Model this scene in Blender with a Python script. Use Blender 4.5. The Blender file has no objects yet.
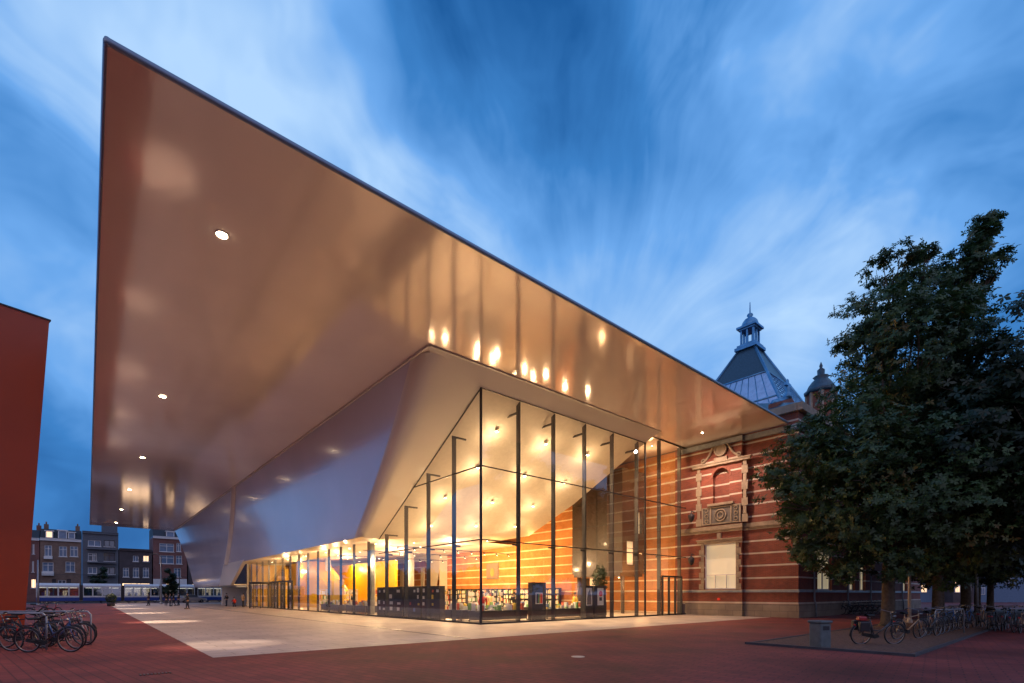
import bpy, bmesh, math, random
from mathutils import Vector, Matrix, Euler, noise
R = math.radians
random.seed(7)
scn = bpy.context.scene
col = scn.collection

# ---------------------------------------------------------------- camera
F = 497.0; CX = 512.0; HY = 594.0; EYE = 1.6
cam_d = bpy.data.cameras.new('camera'); cam = bpy.data.objects.new('camera', cam_d); col.objects.link(cam)
cam.location = (0, 0, EYE); cam.rotation_euler = (R(90), 0, 0)
cam_d.sensor_width = 36; cam_d.lens = F/1024*36
cam_d.shift_y = (HY-341.5)/1024; cam_d.clip_end = 2000; cam_d.clip_start = .1
scn.camera = cam
scn.view_settings.view_transform = 'Standard'; scn.view_settings.look = 'None'
scn.view_settings.gamma = 1; scn.view_settings.exposure = 0.0
scn.view_settings.use_curve_mapping = False
scn.cycles.use_denoising = True
scn.cycles.max_bounces = 9; scn.cycles.transparent_max_bounces = 24
scn.cycles.diffuse_bounces = 4; scn.cycles.glossy_bounces = 4
scn.cycles.sample_clamp_indirect = 6; scn.cycles.caustics_reflective = False; scn.cycles.caustics_refractive = False

# frame of the museum: corner of the glass hall G, axis U along the entrance glass, V along the long side
GX, GY = -1.62, 25.9
TH = math.atan2(497, 582); CU, SU = math.cos(TH), math.sin(TH)
def XY(u, v): return (GX+u*CU-v*SU, GY+u*SU+v*CU)
def UV(x, y):
    dx, dy = x-GX, y-GY
    return (dx*CU+dy*SU, -dx*SU+dy*CU)
def ray_ground(px, py):
    Y = F*EYE/(py-HY); return ((px-CX)/F*Y, Y)
def V_at(u, px):       # v of a point on the plane U=u seen at column px
    r = (px-CX)/F; a0, b0 = GX+u*CU, GY+u*SU
    return (a0-r*b0)/(SU+r*CU)
def U_at(v, px):
    r = (px-CX)/F; a0, b0 = GX-v*SU, GY+v*CU
    return (r*b0-a0)/(CU-r*SU)
def Z_at(u, v, py): return EYE+(HY-py)*XY(u, v)[1]/F

# ---------------------------------------------------------------- world
w = bpy.data.worlds.new('World'); scn.world = w; w.use_nodes = True
nt = w.node_tree; N = nt.nodes; L = nt.links; N.clear()
def nd(t, **k):
    n = N.new(t)
    for a, b in k.items(): setattr(n, a, b)
    return n
def mth(op, a, b=None, c=None, clamp=False):
    n = N.new('ShaderNodeMath'); n.operation = op; n.use_clamp = clamp
    for i, x in enumerate((a, b, c)):
        if x is None: continue
        if isinstance(x, (int, float)): n.inputs[i].default_value = x
        else: L.new(x, n.inputs[i])
    return n.outputs[0]
def dirpx(px, py): return Vector(((px-CX)/F, 1, (HY-py)/F)).normalized()
tc = nd('ShaderNodeTexCoord')
def dot(v):
    n = N.new('ShaderNodeVectorMath'); n.operation = 'DOT_PRODUCT'
    L.new(tc.outputs['Generated'], n.inputs[0]); n.inputs[1].default_value = v
    return n.outputs['Value']
pole = dirpx(600, 400)
e1 = pole.cross(Vector((0, 0, 1))).normalized(); e2 = pole.cross(e1).normalized()
a, b, c = dot(e1), dot(e2), dot(pole)
ln = mth('MAXIMUM', mth('SQRT', mth('ADD', mth('MULTIPLY', a, a), mth('MULTIPLY', b, b))), .02)
cmb = nd('ShaderNodeCombineXYZ')
L.new(mth('MULTIPLY', mth('DIVIDE', a, ln), 1.0), cmb.inputs[0]); L.new(mth('MULTIPLY', mth('DIVIDE', b, ln), 1.0), cmb.inputs[1])
L.new(mth('MULTIPLY', c, .55), cmb.inputs[2])
# gentle warp so the streaks bend
wn = nd('ShaderNodeTexNoise'); wn.inputs['Scale'].default_value = 1.7; wn.inputs['Detail'].default_value = 3
L.new(tc.outputs['Generated'], wn.inputs['Vector'])
wsub = nd('ShaderNodeVectorMath', operation='SUBTRACT'); L.new(wn.outputs['Color'], wsub.inputs[0]); wsub.inputs[1].default_value = (.5, .5, .5)
wsc = nd('ShaderNodeVectorMath', operation='SCALE'); L.new(wsub.outputs[0], wsc.inputs[0]); wsc.inputs['Scale'].default_value = 1.1
wad = nd('ShaderNodeVectorMath', operation='ADD'); L.new(cmb.outputs[0], wad.inputs[0]); L.new(wsc.outputs[0], wad.inputs[1])
n1 = nd('ShaderNodeTexNoise'); n1.inputs['Scale'].default_value = 1.9; n1.inputs['Detail'].default_value = 5; n1.inputs['Roughness'].default_value = .56
L.new(wad.outputs[0], n1.inputs['Vector'])
n2 = nd('ShaderNodeTexNoise'); n2.inputs['Scale'].default_value = 3.2; n2.inputs['Detail'].default_value = 5; n2.inputs['Roughness'].default_value = .5
L.new(tc.outputs['Generated'], n2.inputs['Vector'])
fade = mth('MULTIPLY', mth('SUBTRACT', mth('SQRT', mth('ADD', mth('MULTIPLY', a, a), mth('MULTIPLY', b, b))), .06), 2.4, clamp=True)
cl = mth('ADD', mth('MULTIPLY', mth('MULTIPLY', mth('SUBTRACT', n1.outputs['Fac'], .5), 2.4), fade), mth('MULTIPLY', mth('SUBTRACT', n2.outputs['Fac'], .5), 1.3))
# broad light and dark banks of cloud
for px, py, rad, wt in ((555, 60, 17, -.42), (470, 20, 12, -.25), (985, 170, 13, -.35), (640, 170, 9, -.25), (1000, 330, 12, -.3), (30, 480, 16, -.45), (50, 260, 14, .26),
                        (420, 180, 11, .28), (520, 240, 9, .4), (700, 300, 15, .36), (815, 325, 7, .5), (640, 330, 8, .3), (870, 250, 6, .2), (790, 60, 13, .22), (930, 250, 8, .2), (300, 60, 10, .15)):
    d = dot(dirpx(px, py)); k = 1-math.cos(R(rad))
    g = mth('EXPONENT', mth('MULTIPLY', mth('SUBTRACT', d, 1.0), 1.0/k))
    cl = mth('ADD', cl, mth('MULTIPLY', g, wt))
cl = mth('ADD', mth('MULTIPLY', cl, .74), .49, clamp=True)
rp = nd('ShaderNodeValToRGB'); L.new(cl, rp.inputs[0])
E = rp.color_ramp.elements
E[0].position = 0; E[0].color = (.012, .105, .34, 1)
E[1].position = 1; E[1].color = (.46, .69, 1.0, 1)
x = E.new(.35); x.color = (.043, .21, .56, 1)
x = E.new(.65); x.color = (.15, .39, .83, 1)
# the dusk behind the photographer is greyer and pinker
bh = mth('MULTIPLY', mth('ADD', mth('MULTIPLY', dot(Vector((.15, -1, .05)).normalized()), .8), .25, clamp=True), .85)
mx = nd('ShaderNodeMix', data_type='RGBA'); L.new(bh, mx.inputs['Factor']); L.new(rp.outputs[0], mx.inputs['A'])
mx.inputs['B'].default_value = (.50, .44, .62, 1)
# darker towards the ground horizon
sky = nd('ShaderNodeTexSky', sky_type='NISHITA', sun_disc=False, sun_elevation=R(1.5), sun_rotation=R(200), air_density=1.2, dust_density=1.5, ozone_density=3)
sks = nd('ShaderNodeVectorMath', operation='SCALE'); L.new(sky.outputs[0], sks.inputs[0]); sks.inputs['Scale'].default_value = .03
add = nd('ShaderNodeVectorMath', operation='ADD'); L.new(mx.outputs['Result'], add.inputs[0]); L.new(sks.outputs[0], add.inputs[1])
bg = nd('ShaderNodeBackground'); bg.inputs['Strength'].default_value = 1.0; L.new(add.outputs[0], bg.inputs['Color'])
out = nd('ShaderNodeOutputWorld'); L.new(bg.outputs[0], out.inputs[0])
# the last trace of the sun, behind the photographer
sl = bpy.data.lights.new('sun', 'SUN'); sl.energy = .04; sl.angle = R(20); sl.color = (1, .85, .8)
so = bpy.data.objects.new('sun', sl); col.objects.link(so); so.rotation_euler = (R(78), 0, R(-20))

# ---------------------------------------------------------------- materials
def mat(name, color, rough=.6, metal=0, var=0, scale=4, bump=0, bscale=None, emit=None, es=0, coat=0, spec=.5, ior=1.5):
    m = bpy.data.materials.new(name); m.use_nodes = True; t = m.node_tree; p = t.nodes['Principled BSDF']
    c = (*color, 1)
    p.inputs['Base Color'].default_value = c; p.inputs['Roughness'].default_value = rough; p.inputs['Metallic'].default_value = metal
    p.inputs['Coat Weight'].default_value = coat; p.inputs['Coat Roughness'].default_value = .06
    p.inputs['IOR'].default_value = ior; p.inputs['Specular IOR Level'].default_value = spec
    if emit: p.inputs['Emission Color'].default_value = (*emit, 1); p.inputs['Emission Strength'].default_value = es
    tcn = t.nodes.new('ShaderNodeTexCoord')
    nz = t.nodes.new('ShaderNodeTexNoise'); nz.inputs['Scale'].default_value = scale; nz.inputs['Detail'].default_value = 6
    t.links.new(tcn.outputs['Object'], nz.inputs['Vector'])
    hs = t.nodes.new('ShaderNodeMapRange'); t.links.new(nz.outputs['Fac'], hs.inputs[0])
    v = max(var, .06)
    hs.inputs[1].default_value = .25; hs.inputs[2].default_value = .75; hs.inputs[3].default_value = 1-v; hs.inputs[4].default_value = 1+v
    vm = t.nodes.new('ShaderNodeVectorMath'); vm.operation = 'SCALE'; vm.inputs[0].default_value = color; t.links.new(hs.outputs[0], vm.inputs['Scale'])
    t.links.new(vm.outputs[0], p.inputs['Base Color'])
    if bump:
        n = t.nodes.new('ShaderNodeTexNoise'); n.inputs['Scale'].default_value = bscale or scale*6; n.inputs['Detail'].default_value = 3
        t.links.new(tcn.outputs['Object'], n.inputs['Vector'])
        bm_ = t.nodes.new('ShaderNodeBump'); bm_.inputs['Strength'].default_value = bump; bm_.inputs['Distance'].default_value = .02
        t.links.new(n.outputs['Fac'], bm_.inputs['Height']); t.links.new(bm_.outputs[0], p.inputs['Normal'])
    return m
def emis(name, color, s): return mat(name, (.8, .8, .8), emit=color, es=s)
def glass(name, tint=(.93, .95, .93), base=.07, rough=0.0, power=4.0, refl=(1, 1, 1)):
    m = bpy.data.materials.new(name); m.use_nodes = True; t = m.node_tree; t.nodes.clear()
    tr = t.nodes.new('ShaderNodeBsdfTransparent'); tr.inputs[0].default_value = (*tint, 1)
    gl = t.nodes.new('ShaderNodeBsdfGlossy'); gl.inputs['Roughness'].default_value = rough; gl.inputs[0].default_value = (*refl, 1)
    lw = t.nodes.new('ShaderNodeLayerWeight'); lw.inputs['Blend'].default_value = .5
    pw = t.nodes.new('ShaderNodeMath'); pw.operation = 'POWER'; t.links.new(lw.outputs['Facing'], pw.inputs[0]); pw.inputs[1].default_value = power
    ml = t.nodes.new('ShaderNodeMath'); ml.operation = 'MULTIPLY_ADD'; t.links.new(pw.outputs[0], ml.inputs[0]); ml.inputs[1].default_value = 1-base; ml.inputs[2].default_value = base
    mi = t.nodes.new('ShaderNodeMixShader'); t.links.new(ml.outputs[0], mi.inputs[0]); t.links.new(tr.outputs[0], mi.inputs[1]); t.links.new(gl.outputs[0], mi.inputs[2])
    o = t.nodes.new('ShaderNodeOutputMaterial'); t.links.new(mi.outputs[0], o.inputs[0])
    return m
def brickmat(name, c1, c2, mortar, scale=1.0, band=None, pitch=.87, z0=0, bw=.15, rough=.75, bh=.075, bwid=.24, lastz=None):
    """coursed brick; coordinates (x+y, z) so it runs along any wall of the U,V frame; optional stone bands"""
    m = bpy.data.materials.new(name); m.use_nodes = True; t = m.node_tree; p = t.nodes['Principled BSDF']; p.inputs['Roughness'].default_value = rough
    n = t.nodes.new; l = t.links.new
    tcn = n('ShaderNodeTexCoord'); sp = n('ShaderNodeSeparateXYZ'); l(tcn.outputs['Object'], sp.inputs[0])
    ad = n('ShaderNodeMath'); ad.operation = 'ADD'; l(sp.outputs[0], ad.inputs[0]); l(sp.outputs[1], ad.inputs[1])
    cb = n('ShaderNodeCombineXYZ'); l(ad.outputs[0], cb.inputs[0]); l(sp.outputs[2], cb.inputs[1])
    br = n('ShaderNodeTexBrick'); l(cb.outputs[0], br.inputs['Vector']); br.inputs['Scale'].default_value = scale
    br.inputs['Color1'].default_value = (*c1, 1); br.inputs['Color2'].default_value = (*c2, 1); br.inputs['Mortar'].default_value = (*mortar, 1)
    br.inputs['Mortar Size'].default_value = .009; br.inputs['Brick Width'].default_value = bwid; br.inputs['Row Height'].default_value = bh
    nz = n('ShaderNodeTexNoise'); nz.inputs['Scale'].default_value = .9; nz.inputs['Detail'].default_value = 7; l(tcn.outputs['Object'], nz.inputs['Vector'])
    mr = n('ShaderNodeMapRange'); l(nz.outputs['Fac'], mr.inputs[0]); mr.inputs[1].default_value = .25; mr.inputs[2].default_value = .75; mr.inputs[3].default_value = .72; mr.inputs[4].default_value = 1.25
    sc = n('ShaderNodeVectorMath'); sc.operation = 'SCALE'; l(br.outputs['Color'], sc.inputs[0]); l(mr.outputs[0], sc.inputs['Scale'])
    outc = sc.outputs[0]
    if band:
        su = n('ShaderNodeMath'); su.operation = 'SUBTRACT'; l(sp.outputs[2], su.inputs[0]); su.inputs[1].default_value = z0
        mo = n('ShaderNodeMath'); mo.operation = 'FLOORED_MODULO'; l(su.outputs[0], mo.inputs[0]); mo.inputs[1].default_value = pitch
        lt = n('ShaderNodeMath'); lt.operation = 'LESS_THAN'; l(mo.outputs[0], lt.inputs[0]); lt.inputs[1].default_value = bw
        bs = n('ShaderNodeVectorMath'); bs.operation = 'SCALE'; bs.inputs[0].default_value = band; l(mr.outputs[0], bs.inputs['Scale'])
        mi = n('ShaderNodeMix'); mi.data_type = 'RGBA'; l(lt.outputs[0], mi.inputs['Factor']); l(outc, mi.inputs['A']); l(bs.outputs[0], mi.inputs['B'])
        outc = mi.outputs['Result']
    l(outc, p.inputs['Base Color'])
    bp = n('ShaderNodeBump'); bp.inputs['Strength'].default_value = .5; bp.inputs['Distance'].default_value = .01; l(br.outputs['Fac'], bp.inputs['Height']); bp.invert = True
    l(bp.outputs[0], p.inputs['Normal'])
    return m
def paving(name, c1, c2, mortar, bw, bh, rough, var=.35, rot=0, ms=.01, nscale=.35, off=.5, spec=.5):
    m = bpy.data.materials.new(name); m.use_nodes = True; t = m.node_tree; p = t.nodes['Principled BSDF']
    n = t.nodes.new; l = t.links.new
    tcn = n('ShaderNodeTexCoord'); mp = n('ShaderNodeMapping'); l(tcn.outputs['Object'], mp.inputs[0]); mp.inputs['Rotation'].default_value = (0, 0, rot)
    br = n('ShaderNodeTexBrick'); l(mp.outputs[0], br.inputs['Vector']); br.inputs['Scale'].default_value = 1; br.offset = off
    br.inputs['Color1'].default_value = (*c1, 1); br.inputs['Color2'].default_value = (*c2, 1); br.inputs['Mortar'].default_value = (*mortar, 1)
    br.inputs['Mortar Size'].default_value = ms; br.inputs['Brick Width'].default_value = bw; br.inputs['Row Height'].default_value = bh
    nz = n('ShaderNodeTexNoise'); nz.inputs['Scale'].default_value = nscale; nz.inputs['Detail'].default_value = 9; nz.inputs['Roughness'].default_value = .6; l(tcn.outputs['Object'], nz.inputs['Vector'])
    mr = n('ShaderNodeMapRange'); l(nz.outputs['Fac'], mr.inputs[0]); mr.inputs[1].default_value = .3; mr.inputs[2].default_value = .7; mr.inputs[3].default_value = 1-var; mr.inputs[4].default_value = 1+var
    sc = n('ShaderNodeVectorMath'); sc.operation = 'SCALE'; l(br.outputs['Color'], sc.inputs[0]); l(mr.outputs[0], sc.inputs['Scale'])
    l(sc.outputs[0], p.inputs['Base Color'])
    m2 = n('ShaderNodeMapRange'); l(nz.outputs['Fac'], m2.inputs[0]); m2.inputs[3].default_value = rough-.14; m2.inputs[4].default_value = rough+.14
    l(m2.outputs[0], p.inputs['Roughness']); p.inputs['Specular IOR Level'].default_value = spec
    n3 = n('ShaderNodeTexNoise'); n3.inputs['Scale'].default_value = 30; l(tcn.outputs['Object'], n3.inputs['Vector'])
    bp = n('ShaderNodeBump'); bp.inputs['Strength'].default_value = .35; bp.inputs['Distance'].default_value = .01; l(n3.outputs['Fac'], bp.inputs['Height'])
    l(bp.outputs[0], p.inputs['Normal'])
    return m

WARM = (1, .60, .27)
M = {}
M['asphalt'] = paving('plaza_brick', (.205, .043, .037), (.155, .034, .031), (.09, .024, .022), .42, .21, .74, rot=TH, var=.55, ms=.014, spec=.3)
M['slab'] = paving('pale_slabs', (.46, .395, .345), (.42, .355, .315), (.27, .22, .18), 1.2, .6, .5, var=.28, ms=.02, nscale=.5)
M['gravel'] = mat('gravel_bed', (.12, .062, .042), .9, var=.7, scale=18, bump=1, bscale=40)
M['kerb'] = mat('kerb_stone', (.05, .048, .055), .7, var=.3, scale=3)
M['road'] = mat('road_asphalt', (.05, .05, .055), .6, var=.3, scale=2)
M['dark'] = mat('dark_metal', (.025, .025, .03), .35, metal=.3, spec=.6)
M['fin'] = mat('glass_fin_grey', (.03, .03, .038), .4, spec=.5)
def gloss_panel(name, color, rough, coat, var=.05, bump=.02, bs=.45, metal=0):
    m = mat(name, color, rough, metal=metal, var=var, scale=.25, coat=coat, bump=bump, bscale=bs, ior=1.85)
    return m
M['soffit'] = gloss_panel('white_gloss_soffit', (.74, .635, .61), .11, 0, bump=.15, bs=2.2, metal=.28)
M['tub'] = gloss_panel('white_gloss_shell', (.68, .67, .80), .15, .3, bump=.10, metal=.12)
M['bow'] = gloss_panel('white_satin_shell', (.66, .62, .58), .35, .15, bump=.08)
M['rim'] = mat('canopy_rim_metal', (.25, .33, .42), .35, metal=.4, spec=.6)
M['glass'] = glass('clear_glass', base=.13, power=4.2, tint=(.95, .96, .93))
M['winglass'] = glass('dark_window_glass', tint=(.35, .4, .45), base=.25, power=2.5, rough=.03)
M['white_in'] = mat('white_plaster', (.80, .78, .74), .6, var=.05, scale=.5)
M['floor_in'] = mat('pale_floor', (.45, .40, .33), .35, var=.1, scale=1)
M['yellow'] = mat('yellow_paint', (.85, .52, .012), .45, var=.05, scale=1)
M['joinery'] = mat('black_joinery', (.035, .03, .035), .5, var=.2, scale=3)
M['greywall'] = mat('grey_panel', (.16, .14, .13), .35, var=.15, scale=1)
M['beige'] = mat('beige_panel', (.62, .52, .40), .5, var=.06)
STONE = (.60, .52, .42)
M['taupe'] = mat('taupe_panel', (.085, .062, .05), .25, var=.15, scale=.6, coat=.4)
M['litroom'] = mat('lit_room_glow', (.8, .7, .5), .6, emit=(1, .68, .36), es=.75)
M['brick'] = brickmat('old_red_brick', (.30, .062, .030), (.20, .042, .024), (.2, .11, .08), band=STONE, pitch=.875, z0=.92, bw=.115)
M['brickin'] = brickmat('interior_brick_lit_orange', (.62, .24, .07), (.54, .19, .05), (.45, .24, .1), band=(.85, .72, .5), pitch=.875, z0=.92, bw=.12)  # same old brick, with the hall's warm lamplight put into its colours
M['brickplain'] = brickmat('plain_red_brick', (.33, .085, .045), (.24, .06, .035), (.22, .13, .09))
M['stone'] = mat('pale_sandstone', (.35, .27, .19), .8, var=.25, scale=3, bump=.5, bscale=18)
M['plinth'] = brickmat('plinth_blocks', (.30, .24, .18), (.24, .19, .15), (.12, .10, .08), bh=.42, bwid=1.1, rough=.85)
M['lead'] = mat('blue_grey_lead', (.13, .34, .54), .36, metal=.75, var=.3, scale=2)
M['roofslate'] = mat('town_slate', (.03, .034, .04), .6, var=.3, scale=6)
M['slate'] = mat('dark_slate', (.04, .085, .12), .32, var=.3, scale=6, bump=.4, bscale=14)
M['skyglass'] = mat('roof_glazing', (.85, .78, .84), .10, metal=.8, var=.2, scale=1.5, coat=1, spec=1)
M['blind'] = mat('cream_roller_blind', (.86, .80, .62), .7, var=.05, scale=.7, emit=(1, .82, .5), es=.25)
M['white'] = mat('white_paint', (.75, .74, .72), .4, var=.08)
M['orange'] = mat('orange_red_cladding', (.40, .055, .011), .4, var=.15, scale=.3, bump=.1, bscale=2)
M['bark'] = mat('rough_bark', (.11, .085, .06), .9, var=.5, scale=6, bump=1.2, bscale=14)
M['lamp'] = emis('warm_lamp', (1, .72, .42), 60)
M['lamp2'] = emis('interior_lamp', (1, .74, .42), 45)
M['rubber'] = mat('black_rubber', (.02, .02, .02), .8)
M['chrome'] = mat('worn_chrome', (.26, .26, .27), .35, metal=1)
M['ledge'] = mat('zinc_grey', (.28, .31, .34), .45, metal=.5, var=.2, scale=4)
def leafmat(name, c1, c2, c3):
    m = bpy.data.materials.new(name); m.use_nodes = True; t = m.node_tree; p = t.nodes['Principled BSDF']
    g = t.nodes.new('ShaderNodeObjectInfo'); at = t.nodes.new('ShaderNodeAttribute'); at.attribute_name = 'tone'
    r = t.nodes.new('ShaderNodeValToRGB'); t.links.new(at.outputs['Fac'], r.inputs[0])
    r.color_ramp.elements[0].color = (*c1, 1); r.color_ramp.elements[1].color = (*c3, 1); e = r.color_ramp.elements.new(.6); e.color = (*c2, 1)
    t.links.new(r.outputs[0], p.inputs['Base Color']); p.inputs['Roughness'].default_value = .45
    tl = t.nodes.new('ShaderNodeBsdfTranslucent'); t.links.new(r.outputs[0], tl.inputs[0])
    ms = t.nodes.new('ShaderNodeMixShader'); ms.inputs[0].default_value = .25
    t.links.new(p.outputs[0], ms.inputs[1]); t.links.new(tl.outputs[0], ms.inputs[2]); t.links.new(ms.outputs[0], t.nodes['Material Output'].inputs[0])
    return m
M['leaf'] = leafmat('chestnut_leaves', (.035, .075, .026), (.065, .125, .032), (.17, .11, .03))
M['leaf2'] = leafmat('dark_leaves', (.015, .035, .015), (.028, .055, .02), (.07, .06, .02))

# ---------------------------------------------------------------- helpers
def tag(o, label=None, cat=None, group=None, kind=None):
    if label: o['label'] = label
    if cat: o['category'] = cat
    if group: o['group'] = group
    if kind: o['kind'] = kind
    return o
class MB:
    def __init__(s): s.v = []; s.f = []; s.m = []; s.sm = []
    def add(s, vs, fs, mi=0, smooth=False):
        b0 = len(s.v); s.v += [tuple(p) for p in vs]
        for f in fs: s.f.append(tuple(b0+i for i in f)); s.m.append(mi); s.sm.append(smooth)
        return s
    def box(s, x0, x1, y0, y1, z0, z1, mi=0):
        if x0 > x1: x0, x1 = x1, x0
        if y0 > y1: y0, y1 = y1, y0
        vs = [(x0,y0,z0),(x1,y0,z0),(x1,y1,z0),(x0,y1,z0),(x0,y0,z1),(x1,y0,z1),(x1,y1,z1),(x0,y1,z1)]
        return s.add(vs, [(0,3,2,1),(4,5,6,7),(0,1,5,4),(1,2,6,5),(2,3,7,6),(3,0,4,7)], mi)
    def quad(s, *pts, mi=0): return s.add(pts, [tuple(range(len(pts)))], mi)
    def prism(s, poly, off, mi=0):
        """poly: 3-D points, off: extrusion vector"""
        n = len(poly); o = Vector(off)
        vs = [Vector(p) for p in poly]+[Vector(p)+o for p in poly]
        return s.add(vs, [tuple(range(n))[::-1], tuple(range(n, 2*n))]+[(i, (i+1) % n, n+(i+1) % n, n+i) for i in range(n)], mi)
    def tube(s, pts, r, n=6, mi=0, closed=False, caps=True):
        pts = [Vector(p) for p in pts]; k = len(pts); rr = r if isinstance(r, (list, tuple)) else [r]*k
        rings = []; prev = None
        for i, p in enumerate(pts):
            if closed: d = pts[(i+1) % k]-pts[i-1]
            else: d = pts[min(i+1, k-1)]-pts[max(i-1, 0)]
            d.normalize()
            if prev is None:
                up = Vector((0, 0, 1)) if abs(d.z) < .9 else Vector((1, 0, 0)); x = d.cross(up).normalized()
            else:
                x = (prev-d*prev.dot(d)); x = x.normalized() if x.length > 1e-6 else d.orthogonal().normalized()
            prev = x; y = d.cross(x)
            rings.append([p+(x*math.cos(2*math.pi*j/n)+y*math.sin(2*math.pi*j/n))*rr[i] for j in range(n)])
        vs = [q for ring in rings for q in ring]; fs = []
        for i in range(k if closed else k-1):
            a0, b0 = i*n, ((i+1) % k)*n
            for j in range(n): fs.append((a0+j, a0+(j+1) % n, b0+(j+1) % n, b0+j))
        if caps and not closed: fs += [tuple(range(n))[::-1], tuple(range((k-1)*n, k*n))]
        return s.add(vs, fs, mi, True)
    def lathe(s, prof, cx, cy, n=16, mi=0, rot=0, smooth=True):
        vs = []; fs = []
        for r, z in prof:
            for j in range(n): a_ = 2*math.pi*j/n+rot; vs.append((cx+r*math.cos(a_), cy+r*math.sin(a_), z))
        for i in range(len(prof)-1):
            for j in range(n): fs.append((i*n+j, i*n+(j+1) % n, (i+1)*n+(j+1) % n, (i+1)*n+j))
        fs += [tuple(range(n))[::-1], tuple(range((len(prof)-1)*n, len(prof)*n))]
        return s.add(vs, fs, mi, smooth)
    def ring(s, c, rad, r, axis='y', n=28, m=6, a0=0, a1=2*math.pi, mi=0):
        full = abs(a1-a0-2*math.pi) < 1e-6; pts = []
        for i in range(n if full else n+1):
            t = a0+(a1-a0)*i/n
            pts.append((c[0]+rad*math.cos(t), c[1], c[2]+rad*math.sin(t)) if axis == 'y' else (c[0], c[1]+rad*math.cos(t), c[2]+rad*math.sin(t)))
        return s.tube(pts, r, m, mi, closed=full)
    def grid(s, rows, mi=0, smooth=True):
        n = len(rows[0]); vs = [p for r_ in rows for p in r_]
        fs = [(i*n+j, i*n+j+1, (i+1)*n+j+1, (i+1)*n+j) for i in range(len(rows)-1) for j in range(n-1)]
        return s.add(vs, fs, mi, smooth)
    def build(s, name, mats, parent=None, base=(0, 0, 0), label=None):
        me = bpy.data.meshes.new(name)
        bx, by, bz = base
        me.from_pydata([(p[0]-bx, p[1]-by, p[2]-bz) for p in s.v], [], s.f)
        if not isinstance(mats, (list, tuple)): mats = [mats]
        for m_ in mats: me.materials.append(m_)
        me.polygons.foreach_set('material_index', s.m); me.polygons.foreach_set('use_smooth', s.sm); me.update()
        o = bpy.data.objects.new(name, me); col.objects.link(o)
        if parent: o.parent = parent
        if label: o['label'] = label
        return o
class Site:
    """a thing built in the U,V frame: meshes are given in (u,v,z), stored about the thing's base"""
    def __init__(s, name, u, v, label, cat, group=None, z=0):
        s.b = (u, v, z); s.o = bpy.data.objects.new(name, None); col.objects.link(s.o)
        x_, y_ = XY(u, v); s.o.location = (x_, y_, z); s.o.rotation_euler = (0, 0, TH); tag(s.o, label, cat, group)
    def part(s, mb, name, m_, parent=None, label=None): return mb.build(name, m_, parent or s.o, s.b, label)
def solo(mb, name, m_, u, v, label, cat, group=None, z=0, kind=None):
    o = mb.build(name, m_, None, (u, v, z)); x_, y_ = XY(u, v); o.location = (x_, y_, z); o.rotation_euler = (0, 0, TH)
    return tag(o, label, cat, group, kind)
def empty(name, x_, y_, z=0, rz=0, label=None, cat=None, group=None):
    o = bpy.data.objects.new(name, None); col.objects.link(o); o.location = (x_, y_, z); o.rotation_euler = (0, 0, rz)
    return tag(o, label, cat, group)
def kids(o): return [c_ for c_ in bpy.data.objects if c_.parent == o]
def dup(o, parent=None, ch=None):
    c_ = o.copy(); col.objects.link(c_); c_.parent = parent
    for k in kids(o): dup(k, c_)
    return c_
def bev(o, wd=.02, seg=2):
    b_ = o.modifiers.new('bevel', 'BEVEL'); b_.width = wd; b_.segments = seg; b_.limit_method = 'ANGLE'; return o
def light(name, kind, loc, power, color=WARM, size=.3, rot=None, spot=None, blend=.6, sy=None):
    l_ = bpy.data.lights.new(name, kind); l_.energy = power; l_.color = color
    if kind == 'POINT': l_.shadow_soft_size = size
    if kind == 'SPOT': l_.shadow_soft_size = size; l_.spot_size = spot; l_.spot_blend = blend
    if kind == 'AREA':
        l_.size = size
        if sy: l_.shape = 'RECTANGLE'; l_.size_y = sy
    o = bpy.data.objects.new(name, l_); col.objects.link(o); o.location = loc
    if rot: o.rotation_euler = rot
    return o

# ---------------------------------------------------------------- ground
g = MB(); g.quad((-900, -300, 0), (900, -300, 0), (900, 1200, 0), (-900, 1200, 0)); o = g.build('plaza_ground', M['asphalt']); tag(o, kind='structure')
def sheet(name, pts, z, m_): 
    g = MB(); g.quad(*[(p[0], p[1], z) for p in pts]); o = g.build(name, m_); o.location = (GX, GY, 0); o.rotation_euler = (0, 0, TH); return tag(o, kind='structure')
sheet('pale_pavement', [(-13.2, -6.4), (20.0, -6.4), (20.0, 84), (-13.2, 84)], .004, M['slab'])
sheet('road', [(-200, 90), (250, 90), (250, 108), (-200, 108)], .005, M['road'])
sheet('tram_track', [(-200, 97.2), (250, 97.2), (250, 97.35), (-200, 97.35)], .010, M['chrome'])
sheet('tram_rail', [(-200, 98.7), (250, 98.7), (250, 98.85), (-200, 98.85)], .010, M['chrome'])
g = MB(); g.box(-200, 250, 108, 108.3, 0, .14); g.box(-200, 250, 108.3, 112, 0, .12)
o = g.build('far_pavement', M['kerb']); o.location = (GX, GY, 0); o.rotation_euler = (0, 0, TH); tag(o, kind='structure')
# drain slot in the pale paving
g = MB(); g.box(-5.3, -5.12, -6.2, 60, .006, .012); solo(g, 'drain_channel', M['dark'], -5.2, -6.2, 'long thin dark drain channel running through pale paving beside the glass wall', 'drain')
g = MB(); a_, b_ = UV(*ray_ground(140, 676))
for i in range(9): g.box(a_+i*.06, a_+i*.06+.03, b_, b_+.2, .004, .012)
solo(g, 'drain_grate', M['dark'], a_, b_, 'small dark slotted drain grate in red paving near front left', 'drain')
x_, y_ = ray_ground(578, 657); g = MB(); g.lathe([(.17, .004), (.17, .014), (.12, .016)], 0, 0, 20); o = g.build('ground_light', M['beige']); o.location = (x_, y_, 0)
tag(o, 'round pale light fitting set flush in the dark paving before the glass hall', 'ground light')
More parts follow.
